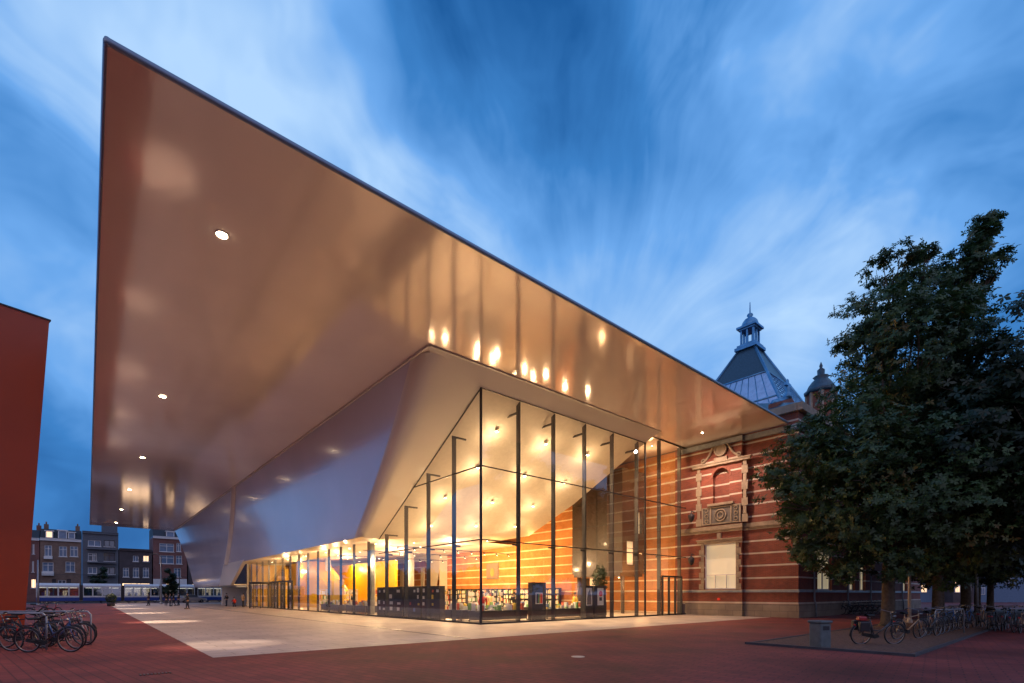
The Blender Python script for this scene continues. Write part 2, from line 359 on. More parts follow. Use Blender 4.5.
# tree bed
bed = MB(); bed.quad((.5, -17.7, .03), (60, -17.7, .03), (60, -13.6, .03), (.5, -13.6, .03)); o = bed.build('gravel_bed', M['gravel']); o.location = (GX, GY, 0); o.rotation_euler = (0, 0, TH); tag(o, kind='structure')
g = MB(); g.box(.38, .5, -17.8, -13.5, 0, .07); g.box(.5, 60, -17.8, -17.7, 0, .07); g.box(.5, 60, -13.6, -13.5, 0, .05)
o = g.build('bed_kerb', M['kerb']); o.location = (GX, GY, 0); o.rotation_euler = (0, 0, TH); tag(o, kind='structure')

# ---------------------------------------------------------------- the white museum wing
W = Site('museum_wing', 0, 0, 'modern white museum wing with huge glossy overhanging roof and lit glass hall', 'museum')
CZ = 13.0
g = MB(); g.box(-15.27, 20.05, -7.42, 86.7, CZ, CZ+.15); W.part(g, 'canopy_soffit', M['soffit'])
g = MB()
prof = []
for i in range(9): 
    t = math.pi*1.25*i/8-math.pi*.62
    prof.append((.08*math.cos(t), .085+.085*math.sin(t)))
def rimrun(p, q, nx, ny):
    rows = []
    for s_ in (p, q): rows.append([(s_[0]+nx*a0, s_[1]+ny*a0, CZ+z_) for a0, z_ in [(-.3, .0)]+prof+[(-.3, .16)]])
    g.grid(rows)
rimrun((-15.27, -7.42), (20.05, -7.42), 0, -1); rimrun((-15.27, 86.7), (-15.27, -7.42), -1, 0)
for c_ in ((-15.27, -7.42),): g.lathe([(.02, CZ-.002), (.07, CZ+.02), (.08, CZ+.09), (.06, CZ+.15), (.02, CZ+.17)], c_[0], c_[1], 12)
W.part(g, 'canopy_rim', M['rim'])
g = MB(); g.prism([(-8, 4, CZ+.301), (19.0, 4, CZ+.301), (19.0, 82, CZ+.301), (-8, 82, CZ+.301)], (0, 0, .25)); g.box(-8, 19, 4, 82, CZ+.151, CZ+.3); g.box(-5, 14, 10, 78, CZ+.56, CZ+1.0); W.part(g, 'roof', M['ledge'])

# belly of the shell
def lerp(p, q, t): return tuple(p[i]+(q[i]-p[i])*t for i in range(3))
TOPU = -3.7; SL = .262
def sideU(z):
    d = min(13-z, 7.76); return TOPU+.27*d-.0245*d*d*.5+max(0, 13-z-7.76)*.08
def Ew(t): z = 13-7.76*t; return (sideU(z), -1+10.6*t, z)
def Dw(t): return (0, 11.93*t, 12.35-6.88*t)
rows = []; NB = 26
for i in range(NB+1):
    t = i/NB; e = Ew(t); d = Dw(t)
    rr = 1.4*(1-.35*t)
    s_ = (e[0], e[1]+rr*1.2, e[2]); a0 = lerp(e, d, .36)
    row = [lerp(d, a0, k/6) for k in range(7)]
    for k in range(1, 9):
        q = k/8; row.append(tuple((1-q)**2*a0[j]+2*q*(1-q)*e[j]+q*q*s_[j] for j in range(3)))
    rows.append(row)
g = MB(); g.grid(rows)
g.quad((0, -1, 13), (0, 0, 12.35), rows[0][6]); 
g.quad(rows[0][6], rows[0][10], (-3.7, -1, 13), (0, -1, 13))
g.add([(0, -1, 13), (0, 0, 12.35), (14.6, 0, 12.35), (14.9, -1, 13)], [(0, 1, 2, 3)])
W.part(g, 'shell_bow', M['bow'])
edge = [r_[-1] for r_ in rows]
# side panels, leaning inwards towards the ground
g = MB(); rws = []
for i, e in enumerate(edge):
    z = e[2]; vr = 39+(13-z)*11/7.6-.9
    rws.append([(sideU(z), e[1]+(vr-e[1])*k/20, z) for k in range(21)])
g.grid(rws); W.part(g, 'side_panel', M['tub'])
g = MB(); rws = []
for i in range(25):
    t = i/24; z = 13-10.3*t; v0 = 39+10.3*t*11/7.6+.6 if z > 5.4 else 50.6+(5.4-z)*1.5
    v1 = 86.4-10.4*t
    rws.append([(sideU(z), v0+(v1-v0)*k/16, z) for k in range(17)])
g.grid(rws); W.part(g, 'side_panel', M['tub'])
# rib between them: a rounded beige fold
g = MB(); rws = []
for i in range(19):
    t = i/18; z = 13-7.76*t; vr = 39+7.6*t*11/7.6
    row = []
    for k in range(9):
        q = k/8; row.append((sideU(z)-.28*math.sin(q*math.pi)-.02, vr-.95+1.65*q, z))
    rws.append(row)
g.grid(rws)
W.part(g, 'shell_rib', M['bow'])
# lower fold that drops to the passage
g = MB()
g.prism([(sideU(5.4)-.03, 40.5, 5.42), (sideU(5.4)-.03, 51.5, 5.42), (sideU(2.7)-.03, 55.5, 2.7), (sideU(2.7)-.03, 48.5, 2.7)], (.35, 0, 0))
g.quad((sideU(5.24), 9.6, 5.24), (0, 11.93, 5.47), (0, 50, 5.47), (sideU(5.24), 51, 5.24))
g.prism([(sideU(2.7), 48.6, 2.7), (sideU(2.7), 76, 2.7), (14, 76, 2.7), (14, 48.6, 2.7)], (0, 0, .15))
W.part(g, 'shell_underside', M['bow'])
# raised lip where the shell meets the soffit
g = MB(); g.box(-3.78, -3.70, -1.0, 86, 12.90, 12.999); g.box(-3.7, 14.9, -1.06, -1.0, 12.93, 12.999); W.part(g, 'shell_lip', M['bow'])
# sloping ceiling of the hall
def ZC(u, v):
    z0 = 12.35-.577*v if v < 11.93 else 5.47
    if v < 6.8: z1 = 12.35-.5*v
    elif v < 12.25: z1 = 8.95-.391*(v-6.8)
    elif v < 40: z1 = 6.82-(v-12.25)*.022
    else: z1 = 6.2
    return z0+(z1-z0)*u/14.6
g = MB(); rws = []
vs_ = [0, 1.5, 3, 4.5, 6, 6.8, 8, 9.5, 11, 11.93, 12.25, 14, 18, 24, 32, 40, 50]
for v in vs_: rws.append([(u, v, ZC(u, v)+.002) for u in (0.02, 2, 4, 6, 8, 10, 12, 13.5, 14.6)])
g.grid(rws); W.part(g, 'hall_ceiling', mat('warm_white_ceiling', (.76, .69, .58), .5, var=.04))
g = MB(); side = [(14.6, v, ZC(14.6, v)) for v in vs_]
g.add(side+[(14.6, v, 12.999) for v in vs_], [(i, i+1, len(side)+i+1, len(side)+i) for i in range(len(side)-1)])
g.quad((14.9, -1, 12.99), (14.6, 0, 12.35), (14.6, 0, 12.99)); W.part(g, 'shell_flank', M['bow'])
g = MB(); g.box(.1, 20.0, .1, 50, .005, .03); W.part(g, 'hall_floor', M['floor_in'])

# glass walls
PITCH = 2.77; fin_mb_count = 0
def clip_top(y0, y1, zlo, zhi, h0, h1):
    """polygon of column y0..y1 between zlo and zhi under the line h0->h1"""
    pts = [(y0, zlo), (y1, zlo), (y1, zhi), (y0, zhi)]
    def hh(y): return h0+(h1-h0)*(y-y0)/(y1-y0)
    out_ = []
    for i in range(4):
        p, q = pts[i], pts[(i+1) % 4]; dp, dq = hh(p[0])-p[1], hh(q[0])-q[1]
        if dp >= 0: out_.append(p)
        if dp*dq < 0: t = dp/(dp-dq); out_.append((p[0]+(q[0]-p[0])*t, p[1]+(q[1]-p[1])*t))
    return out_
TZ = [0.12, 4.45, 8.30, 13.2]
us = [0]+[PITCH*k for k in range(1, 8)]+[20.25]
for k in range(8):
    u0, u1 = us[k]+.02, us[k+1]-.02
    for r_ in range(3):
        if k == 6 and r_ == 0: z0 = 2.95
        else: z0 = TZ[r_]
        if k < 5: h0 = h1 = 12.33
        else: h0 = h1 = 12.97
        p = clip_top(u0, u1, z0+.015, TZ[r_+1]-.015, h0, h1)
        if len(p) > 2:
            g = MB(); g.quad(*[(a_, 0, z_) for a_, z_ in p]); W.part(g, 'glass_pane', M['glass'])
vs2 = [0]+[PITCH*k for k in range(1, 5)]+[11.93]; vs2 = [0, 2.77, 5.54, 8.31, 11.08, 11.93]
for k in range(5):
    v0, v1 = vs2[k]+.02, vs2[k+1]-.02
    for r_ in range(3):
        p = clip_top(v0, v1, TZ[r_]+.015, TZ[r_+1]-.015, 12.33-.577*v0, 12.33-.577*v1)
        if len(p) > 2:
            g = MB(); g.quad(*[(0, a_, z_) for a_, z_ in p]); W.part(g, 'glass_pane', M['glass'])
vcols = [11.93, 13.9]+[13.9+2.65*k for k in range(1, 14)]
for k in range(len(vcols)-1):
    z0 = 2.95 if 31 < vcols[k] < 39 else .12
    g = MB(); g.quad((0, vcols[k]+.02, z0), (0, vcols[k+1]-.02, z0), (0, vcols[k+1]-.02, 5.45), (0, vcols[k]+.02, 5.45)); W.part(g, 'glass_pane', M['glass'])
# fins, arms, transoms
for k, u in enumerate(us[1:-1]):
    top = 12.33 if k < 5 else 12.97
    g = MB(); g.box(u-.04, u+.04, .06, .34, .03, top); W.part(g, 'mullion', M['fin'])
    if k < 5:
        g = MB(); g.box(u-.04, u+.04, .34, 1.15, top-.62, top-.50); W.part(g, 'mullion_arm', M['dark'])
    for z in (4.40,):
        g = MB(); g.box(u-.5, u-.03, .07, .16, z-.12, z-.03); W.part(g, 'bracket', M['fin'])
for v in vs2[1:-1]:
    top = 12.33-.577*v
    g = MB(); g.box(.06, .30, v-.04, v+.04, .03, top-.2); W.part(g, 'mullion', M['fin'])
    g = MB(); g.box(.34, 1.0, v-.04, v+.04, top-.30, top-.2); W.part(g, 'mullion_arm', M['dark'])
    g = MB(); g.box(.07, .6, v-.05, v+.05, 4.28, 4.38); W.part(g, 'bracket', M['fin'])
for v in vcols[1:]:
    g = MB(); g.box(.05, .24, v-.04, v+.04, .03, 5.45); W.part(g, 'mullion', M['fin'])
g = MB(); g.box(-.05, .05, -.05, .05, 0, 12.35); W.part(g, 'corner_post', M['dark'])
g = MB(); g.box(20.15, 20.25, -.04, .04, 0, 12.97); W.part(g, 'wall_post', M['dark'])
for z in (4.45, 8.3):
    g = MB(); g.box(.05, 20.15, -.025, .03, z-.03, z+.03); W.part(g, 'transom', M['dark'])
    vmax = (12.35-z)/.577
    g = MB(); g.box(-.025, .03, .05, min(vmax, 11.9), z-.03, z+.03); W.part(g, 'transom', M['dark'])
g = MB(); g.box(0, 14.6, -.03, .03, 12.33, 12.39); g.box(14.6, 20.2, -.03, .03, 12.93, 12.995); W.part(g, 'head_rail', M['dark'])
g = MB(); g.prism([(-.03, 0, 12.31), (-.03, 11.93, 5.43), (-.03, 11.93, 5.52), (-.03, 0, 12.42)], (.06, 0, 0)); W.part(g, 'head_rail', M['dark'])
g = MB(); g.box(.05, 20.15, -.06, .06, 0, .10); W.part(g, 'sill', M['dark'])
g = MB(); g.box(-.06, .06, .05, 48.4, 0, .10); W.part(g, 'sill', M['dark'])
g = MB(); g.box(14.55, 14.65, -.04, .06, .1, 12.97); W.part(g, 'mullion', M['dark'])
# doors on the entrance side, right of the hall
def door_set(a0, a1, axis, n, h, nm='glass_door'):
    g = MB()
    w_ = (a1-a0)/n
    def bx(p0, p1, q0, q1, z0, z1):
        if axis == 'u': g.box(p0, p1, q0, q1, z0, z1)
        else: g.box(q0, q1, p0, p1, z0, z1)
    bx(a0, a1, -.12, .04, h-.1, h+.02)
    for i in range(n+1): bx(a0+i*w_-.035, a0+i*w_+.035, -.12, .04, 0, h-.1)
    for i in range(n): bx(a0+i*w_+.035, a0+(i+1)*w_-.035, -.06, -.02, .0, .10)
    fr = W.part(g, nm, M['dark'])
    for i in range(n):
        g = MB(); p0, p1 = a0+i*w_+.04, a0+(i+1)*w_-.04
        pts = [(p0, .1), (p1, .1), (p1, h-.1), (p0, h-.1)]
        g.quad(*[((p, -.04, z) if axis == 'u' else (-.04, p, z)) for p, z in pts]); W.part(g, 'pane', M['glass'], fr)
        g = MB(); hp = p0+.12
        if axis == 'u': g.tube([(hp, -.10, .8), (hp, -.10, 1.5)], .015)
        else: g.tube([(-.10, hp, .8), (-.10, hp, 1.5)], .015)
        W.part(g, 'handle', M['chrome'], fr)
door_set(16.7, 19.3, 'u', 3, 2.95)
door_set(31.3, 38.8, 'v', 6, 2.95)
# revolving door drum in the long side
g = MB(); g.lathe([(1.25, 2.75), (1.25, 2.95)], -.6, 40.6, 28); 
for k in range(10):
    t = 2*math.pi*k/10; g.box(-.6+1.22*math.cos(t)-.03, -.6+1.22*math.cos(t)+.03, 40.6+1.22*math.sin(t)-.03, 40.6+1.22*math.sin(t)+.03, 0, 2.75)
W.part(g, 'revolving_door', M['dark'])
# columns
def column(u, v, r_, h, m_='white_in'): g = MB(); g.lathe([(r_, .03), (r_, h)], u, v, 20); return W.part(g, 'column', M[m_])
column(1.1, 15.6, .28, 5.5, 'ledge')
column(10.2, 26, .45, 6.4); column(6, 26, .3, 5.9); column(6, 38, .3, 5.9)
# inner walls: white wall near the old building with a rounded opening showing brick
def rrect(v0, v1, z0, z1, r_):
    pts = [(v0, z0), (v1, z0)]
    for k in range(7): t = math.pi/2*k/6; pts.append((v1-r_+r_*math.cos(t), z1-r_+r_*math.sin(t)))
    for k in range(7): t = math.pi/2*k/6; pts.append((v0+r_-r_*math.sin(t), z1-r_+r_*math.cos(t)))
    return pts
bm_ = bmesh.new()
def wall_with_hole(u, v0, v1, z0, z1, hole):
    g = MB(); n = len(hole); cx_ = sum(p[0] for p in hole)/n; cz_ = sum(p[1] for p in hole)/n
    outer = []
    for (y, z) in hole:
        dx, dz = y-cx_, z-cz_; sc_ = min(((v1-cx_) if dx > 0 else (v0-cx_))/dx if abs(dx) > 1e-6 else 1e9, ((z1-cz_) if dz > 0 else (z0-cz_))/dz if abs(dz) > 1e-6 else 1e9)
        outer.append((cx_+dx*sc_, cz_+dz*sc_))
    for i in range(n):
        j = (i+1) % n
        if i == 0: continue
        g.quad((u, *hole[i]), (u, *hole[j]), (u, *outer[j]), (u, *outer[i])); g.quad((u, *hole[i]), (u, *hole[j]), (u+.5, *hole[j]), (u+.5, *hole[i]))
    # corners
    g.quad((u, v0, z0), (u, v0, z1), (u, outer[-1][0], outer[-1][1])); g.quad((u, v1, z1), (u, v1, z0), (u, *outer[1]))
    def corner(yc, zc):
        best = [p for p in outer if abs(p[0]-yc) < 1e-6]; b2 = [p for p in outer if abs(p[1]-zc) < 1e-6]
        if best and b2:
            p = max(best, key=lambda q: q[1]); q = min(b2, key=lambda q_: abs(q_[0]-yc)); g.quad((u, *p), (u, yc, zc), (u, *q))
    corner(v0, z1); corner(v1, z1)
    return g
bm_.free()
g = wall_with_hole(19.0, 34.2, 50, .03, 7.2, rrect(37, 47.6, 1.0, 6.1, 1.3)); W.part(g, 'inner_wall', M['white_in'])
g = MB(); g.box(.3, 18, 49.6, 49.8, .03, 5.4); W.part(g, 'yellow_wall', M['yellow'])
g = MB(); g.quad((19, 34.2, .03), (20.2, 34.2, .03), (20.2, 34.2, 7.2), (19, 34.2, 7.2)); g.quad((0, 50, .03), (20.2, 50, .03), (20.2, 50, 7.2), (0, 50, 7.2)); g.quad((14.6, 20, 6.9), (20.2, 20, 6.9), (20.2, 50, 6.5), (14.6, 50, 6.3))
W.part(g, 'inner_wall', M['white_in'])
for v in (39.2, 42.4, 45.2):
    g = MB(); g.box(19.6, 19.8, v, v+.8, 1, 5.2); W.part(g, 'white_panel', M['white_in'])
# yellow escalator tube and yellow wall by the entrance
g = MB(); g.prism([(4.6, 30, .03), (4.6, 48, .03), (4.6, 48, 5.5), (4.6, 40, 5.5)], (2.2, 0, 0)); W.part(g, 'escalator_tube', M['yellow'])
g = MB(); g.box(9.0, 9.3, 27, 49, .03, 5.2); W.part(g, 'yellow_wall', M['yellow'])
g = MB(); g.box(2.2, 2.6, 24.6, 27.8, .03, 2.9); g.box(2.2, 2.6, 41.5, 43, .03, 4.6); W.part(g, 'yellow_wall', M['yellow'])
# atrium: dark gallery block hung between shell and old facade, lobby beneath
gb0, gb1, gv0, gv1, gz0, gz1 = 17.0, 20.1, 3.8, 9.0, 3.3, 11.6
def wbox(): return MB()
g = MB(); wall_holes_v = [(19.0, 19.7, 6.6, 8.4), (17.6, 18.8, 4.0, 5.9)]
us_ = sorted({gb0, gb1, 19.0, 19.7, 17.6, 18.8}); zs_ = sorted({gz0, gz1, 6.6, 8.4, 4.0, 5.9})
for i in range(len(us_)-1):
    for j in range(len(zs_)-1):
        cu, cz_ = (us_[i]+us_[i+1])/2, (zs_[j]+zs_[j+1])/2
        if any(h[0] < cu < h[1] and h[2] < cz_ < h[3] for h in wall_holes_v): continue
        g.box(us_[i], us_[i+1], gv0, gv0+.25, zs_[j], zs_[j+1])
g.box(gb0, gb0+.25, gv0+.25, gv1, gz0, gz1); g.box(gb0, gb1, gv0+.25, gv1, gz0-.25, gz0-.001); g.box(gb0, gb1, gv1, gv1+.2, gz0, gz1); g.box(gb0, gb1, gv0, gv1, gz1, gz1+.15)
W.part(g, 'gallery_block', M['taupe'])
for h in wall_holes_v:
    g = MB(); g.box(h[0], h[1], gv0+.3, gv0+.34, h[2], h[3]); W.part(g, 'lit_opening', M['litroom'])
g = MB()
for k in range(1, 4): z = gz0+k*2.0; g.box(gb0-.02, gb0-.001, gv0, gv1, z, z+.04); g.box(gb0, gb1, gv0-.02, gv0-.001, z, z+.04)
for k in range(1, 4): v = gv0+k*1.3; g.box(gb0-.02, gb0-.001, v, v+.04, gz0, gz1)
W.part(g, 'panel_joints', M['dark'])
g = MB(); g.box(17.2, 18.6, 8.6, 8.8, .03, 3.0); W.part(g, 'lobby_screen', M['taupe'])
g = MB(); g.box(18.9, 19.8, 8.6, 8.8, .03, 3.0); W.part(g, 'lobby_panel', M['litroom'])
for v_ in (gv0+.2, gv1-.3): column(gb0+.3, v_, .16, gz0-.26, 'taupe')
# lamps of the hall: recessed in the sloping ceiling
LAMPG = 'round lamps in the sloping hall ceiling'
def ceiling_lamp(u, v, z, label, grp, r_=.09, name='ceiling_lamp', m_='lamp2'):
    s_ = Site(name, u, v, label, 'lamp', grp, z)
    g = MB(); g.lathe([(r_+.03, z-.07), (r_+.03, z)], u, v, 14); s_.part(g, 'housing', M['ledge'])
    g = MB(); g.lathe([(r_, z-.085), (r_, z-.072)], u, v, 14); s_.part(g, 'lens', M[m_])
    return s_
for i, u in enumerate((2.6, 6.6, 10.6)):
    for j, v in enumerate((1.9, 4.6, 7.4, 10.2)):
        ceiling_lamp(u+(.6 if j % 2 else 0), v, ZC(u+.3, v)-.02-.1, 'small round lamp glowing in the sloping ceiling behind the tall glass', LAMPG)
for u in (1.2, 4.5, 8, 12):
    for v in (15, 20, 25.5, 31, 37, 43):
        ceiling_lamp(u, v, ZC(u, v)-.06, 'small round lamp in the low ceiling behind the long glass wall', 'round lamps in the low hall ceiling', .06)
for k, (u, v, z) in enumerate(((16.2, 2.2, 12.99), (18.4, 2.6, 12.99), (17.2, 1.2, 12.99), (17.5, 5.2, 3.04), (18.0, 7.4, 3.04), (18.4, 5.2, 3.04), (19.4, 6.6, 3.04))):
    ceiling_lamp(u, v, z, ('small lamp high over the narrow atrium beside the brick facade' if z > 6 else 'small lamp under the dark gallery block in the atrium'), ('lamps high in the atrium' if z > 6 else 'lamps under the gallery block'), .05)
def PW(u, v, z): x_, y_ = XY(u, v); return (x_, y_, z)
for i, u in enumerate((2.6, 6.6, 10.6)):
    for j, v in enumerate((1.9, 4.6, 7.4, 10.2)):
        uu = u+(.6 if j % 2 else 0); light('hall_light', 'POINT', PW(uu, v, ZC(uu, v)-.9), (100, 95, 85, 75)[j], (1, .65, .34), .13)
        light('hall_light', 'SPOT', PW(uu, v, ZC(uu, v)-.25), (3000, 2900, 2300, 1900)[j], (1, .66, .36), .16, rot=(0, 0, 0), spot=R(110), blend=.6)
for u, v, p in ((1.2, 15, 230), (8, 15, 420), (4.5, 20, 380), (12, 20, 420), (1.2, 25.5, 260), (8, 25.5, 420), (4.5, 31, 420), (1.2, 37, 300), (12, 31, 420), (8, 37, 420), (4.5, 43, 420)):
    light('hall_light', 'POINT', PW(u, v, ZC(u, v)-1.3), p*1.7, (1, .63, .31), .1)
light('wall_washer', 'AREA', PW(15.5, 24, 5.9), 1500, (1, .56, .20), 14, rot=(R(55), 0, TH+R(90)+R(180)), sy=.4)
light('atrium_light', 'POINT', PW(17.6, 1.7, 12.0), 200, (1, .6, .26), .4)
light('atrium_light', 'POINT', PW(17.4, 2.4, 3.2), 330, (1, .50, .18), .1)
light('atrium_light', 'POINT', PW(17.4, 6.2, 2.7), 90, (1, .58, .26), .1)
light('brick_washer', 'POINT', PW(16.6, 13.5, 6.0), 560, (1, .5, .14), .2)
light('brick_washer', 'POINT', PW(17.2, 20, 4.6), 560, (1, .5, .14), .4)
# soffit lamps
SOFF = [(-12.35, -2.8), (-12.3, 14.1), (-12.1, 30.8), (-12.1, 47.6), (-12.1, 64.4), (-12.1, 80.5), (17.4, -1.6-1.2)]
for i, (u, v) in enumerate(SOFF):
    lb = 'round lamp recessed in the glossy roof underside, in the line along its left edge'
    if i == 0: lb = 'brightest round lamp in the roof underside, nearest the pointed roof corner'
    if i == 6: lb = 'small round lamp in the roof underside close to the brick facade'
    ceiling_lamp(u, v, CZ-.002+.05, lb, 'lamps recessed in the roof underside', .16 if i < 6 else .07, 'soffit_lamp', 'lamp')
    light('soffit_light', 'SPOT', PW(u, v, CZ-.15), 2600 if i < 6 else 2100, (1, .68, .53), .12, rot=(0, 0, 0), spot=R(125 if i < 6 else 160), blend=.9)
    if i < 6: light('soffit_light', 'SPOT', PW(u, v, CZ-.15), 13000 if i else 6000, (1, .74, .55), .08, rot=(0, 0, 0), spot=R(19), blend=.8)
for v in (8, 22, 36): light('soffit_light', 'SPOT', PW(-2.8, v, 12.6), 0.1, WARM, .1, rot=(0, 0, 0), spot=R(90))

# ---------------------------------------------------------------- the old brick museum
OB = Site('brick_museum', 20.3, -8, 'old red brick museum building with pale stone bands, niche and glazed roof tower', 'museum')
BU = 20.3
g = MB()
# side facade (faces -U): outdoors V -8..0.05
def wall_u(g, u, v0, v1, z0, z1, holes):
    """wall on plane U=u with rectangular holes (v0,v1,z0,z1), thickness inwards"""
    vs = sorted({v0, v1, *[h[0] for h in holes], *[h[1] for h in holes]}); zs = sorted({z0, z1, *[h[2] for h in holes], *[h[3] for h in holes]})
    for i in range(len(vs)-1):
        for j in range(len(zs)-1):
            cv, cz_ = (vs[i]+vs[i+1])/2, (zs[j]+zs[j+1])/2
            if any(h[0] < cv < h[1] and h[2] < cz_ < h[3] for h in holes): continue
            g.quad((u, vs[i+1], zs[j]), (u, vs[i], zs[j]), (u, vs[i], zs[j+1]), (u, vs[i+1], zs[j+1]))
    for h in holes:
        d = .28
        g.quad((u, h[0], h[2]), (u, h[0], h[3]), (u+d, h[0], h[3]), (u+d, h[0], h[2])); g.quad((u, h[1], h[3]), (u, h[1], h[2]), (u+d, h[1], h[2]), (u+d, h[1], h[3]))
        g.quad((u, h[0], h[3]), (u, h[1], h[3]), (u+d, h[1], h[3]), (u+d, h[0], h[3])); g.quad((u, h[1], h[2]), (u, h[0], h[2]), (u+d, h[0], h[2]), (u+d, h[1], h[2]))
PROJ = .3
vw0, vw1 = V_at(BU-PROJ, 736), V_at(BU-PROJ, 704)
vn0, vn1 = V_at(BU-PROJ, 729.5), V_at(BU-PROJ, 713)
vs0 = V_at(BU, 744)
wz0, wz1 = 1.95, 5.35
nz0, nz1 = 8.35, 10.9
g = MB(); wall_u(g, BU-PROJ, vs0, .9, .9, 13.6, [(vw0, vw1, wz0, wz1), (vn0, vn1, nz0, nz1)])
g.quad((BU-PROJ, vs0, .9), (BU, vs0, .9), (BU, vs0, 13.6), (BU-PROJ, vs0, 13.6))
wall_u(g, BU, -8, vs0, .9, 14.2, [])
OB.part(g, 'side_wall', M['brick'])
g = MB(); wall_u(g, BU-.05, .9, 50, .03, 13.0, []); OB.part(g, 'side_wall', M['brickin'], label='stretch of brick facade inside the glass hall, orange lamplight painted into its colour')
g = MB(); g.box(BU-PROJ-.08, BU+.1, vs0-.04, .0, 0, .9); g.box(BU-.07, BU+.1, -8.07, vs0-.05, 0, .9); OB.part(g, 'plinth', M['plinth'])
g = MB(); g.box(BU+.05, 56, -8.07, -7.9, 0, .9); OB.part(g, 'plinth', M['plinth'])
def course(z, h, d, mname='stone', nm='string_course'):
    g = MB(); g.box(BU-PROJ-d, BU, vs0-d*.5, .6, z, z+h); g.box(BU-d, BU+.05, -8-d, vs0-d*.5-.01, z, z+h); g.box(BU+.05, 56, -8-d, -7.95, z, z+h)
    return OB.part(g, nm, M[mname])
course(6.35, .30, .18); course(6.22, .12, .10); course(1.72, .14, .10, 'ledge'); course(12.55, .35, .25, 'ledge', 'cornice')
# window with a drawn blind
g = MB(); u0 = BU-PROJ+.18
g.box(u0, u0+.06, vw0, vw0+.1, wz0, wz1); g.box(u0, u0+.06, vw1-.1, vw1, wz0, wz1); g.box(u0, u0+.06, vw0+.1, vw1-.1, wz1-.12, wz1); g.box(u0, u0+.06, vw0+.1, vw1-.1, wz0, wz0+.1)
g.box(u0-.01, u0+.04, vw0+.1, vw1-.1, wz0+1.05, wz0+1.10)
for q in (.33, .68): g.box(u0-.01, u0+.04, vw0+(vw1-vw0)*q-.025, vw0+(vw1-vw0)*q+.025, wz0+.1, wz0+1.05)
wn_ = OB.part(g, 'window', M['white'])
g = MB(); g.quad((u0+.08, vw0, wz0), (u0+.08, vw1, wz0), (u0+.08, vw1, wz1), (u0+.08, vw0, wz1)); OB.part(g, 'blind', M['blind'], wn_)
# toothed stone surround
g = MB()
for k in range(8):
    z = wz0+k*.43; d = .22 if k % 2 else .38
    g.box(BU-PROJ-.05, BU-PROJ, vw0-d, vw0, z, z+.41); g.box(BU-PROJ-.05, BU-PROJ, vw1, vw1+d, z, z+.41)
g.box(BU-PROJ-.14, BU-PROJ, vw0-.5, vw1+.5, wz1+.08, wz1+.26); g.box(BU-PROJ-.20, BU-PROJ, vw0-.55, vw1+.55, wz1+.26, wz1+.34)
g.box(BU-PROJ-.12, BU-PROJ, (vw0+vw1)/2-.15, (vw0+vw1)/2+.15, wz1+.34, wz1+.75)
OB.part(g, 'window_surround', M['stone'])
# niche with round arch, balustrade panel, scrolled cartouche
vc = (vn0+vn1)/2; hw = (vn1-vn0)/2
g = MB(); g.quad((BU, vn0, nz0), (BU, vn1, nz0), (BU, vn1, nz1), (BU, vn0, nz1)); OB.part(g, 'niche_back', M['brick'])
g = MB()
arc = [(vc+hw*math.cos(math.pi*k/12), nz1-hw+hw*math.sin(math.pi*k/12)) for k in range(13)]
for k in range(12):
    p, q = arc[k], arc[k+1]; side_v = vn1 if (p[0]+q[0])/2 > vc else vn0
    g.quad((BU-PROJ, *p), (BU-PROJ, *q), (BU-PROJ, q[0], nz1), (BU-PROJ, p[0], nz1)); g.quad((BU-PROJ, *p), (BU-PROJ, *q), (BU, *q), (BU, *p))
OB.part(g, 'niche_arch', M['brickplain'])
g = MB()
for k in range(12):
    p, q = arc[k], arc[k+1]; c0 = (vc, nz1-hw)
    def o_(p_, s_): return (c0[0]+(p_[0]-c0[0])*s_, c0[1]+(p_[1]-c0[1])*s_)
    poly = [(BU-PROJ-.05, *p), (BU-PROJ-.05, *q), (BU-PROJ-.05, *o_(q, 1.25)), (BU-PROJ-.05, *o_(p, 1.25))]; g.prism(poly, (.05, 0, 0), 0)
OB.part(g, 'niche_hood', M['brickplain'])
g = MB(); f0, f1 = vc-1.75, vc+1.75
for s_, vv in ((-1, f0), (1, f1)):
    for k in range(8):
        z = 6.75+k*.58; d = .12 if k % 2 else .22; g.box(BU-PROJ-.06, BU-PROJ, vv-d, vv+d, z, z+.56)
g.box(BU-PROJ-.2, BU-PROJ, f0-.45, f1+.45, 11.15, 11.32); g.box(BU-PROJ-.26, BU-PROJ, f0-.55, f1+.55, 11.32, 11.40)
g.box(BU-PROJ-.22, BU-PROJ, vn0-.35, vn1+.35, 8.15, 8.33)
OB.part(g, 'niche_surround', M['stone'])
g = MB(); g.box(BU-PROJ-.08, BU-PROJ, f0+.25, f1-.25, 6.75, 8.1); OB.part(g, 'relief_panel', M['greywall'])
g = MB()
for q in (f0+.3, f0+.95, f1-1.0, f1-.35): g.box(BU-PROJ-.14, BU-PROJ-.08, q-.05, q+.05, 6.78, 8.08)
for q in (6.78, 8.0): g.box(BU-PROJ-.14, BU-PROJ-.08, f0+.36, f1-.41, q, q+.08)
g.ring((BU-PROJ-.12, vc, 7.42), .42, .05, 'x', 20); g.ring((BU-PROJ-.12, vc, 7.42), .22, .05, 'x', 16)
for q in (f0+.6, f1-.68):
    for z in (7.05, 7.45, 7.85): g.ring((BU-PROJ-.12, q, z), .13, .035, 'x', 12)
OB.part(g, 'relief_carving', M['stone'])
g = MB()
g.ring((BU-PROJ-.12, vc, 12.25), .42, .09, 'x', 24); pass
g.prism([(BU-PROJ-.16, vc+.33*math.cos(2*math.pi*k/16), 12.25+.33*math.sin(2*math.pi*k/16)) for k in range(16)], (.16, 0, 0))
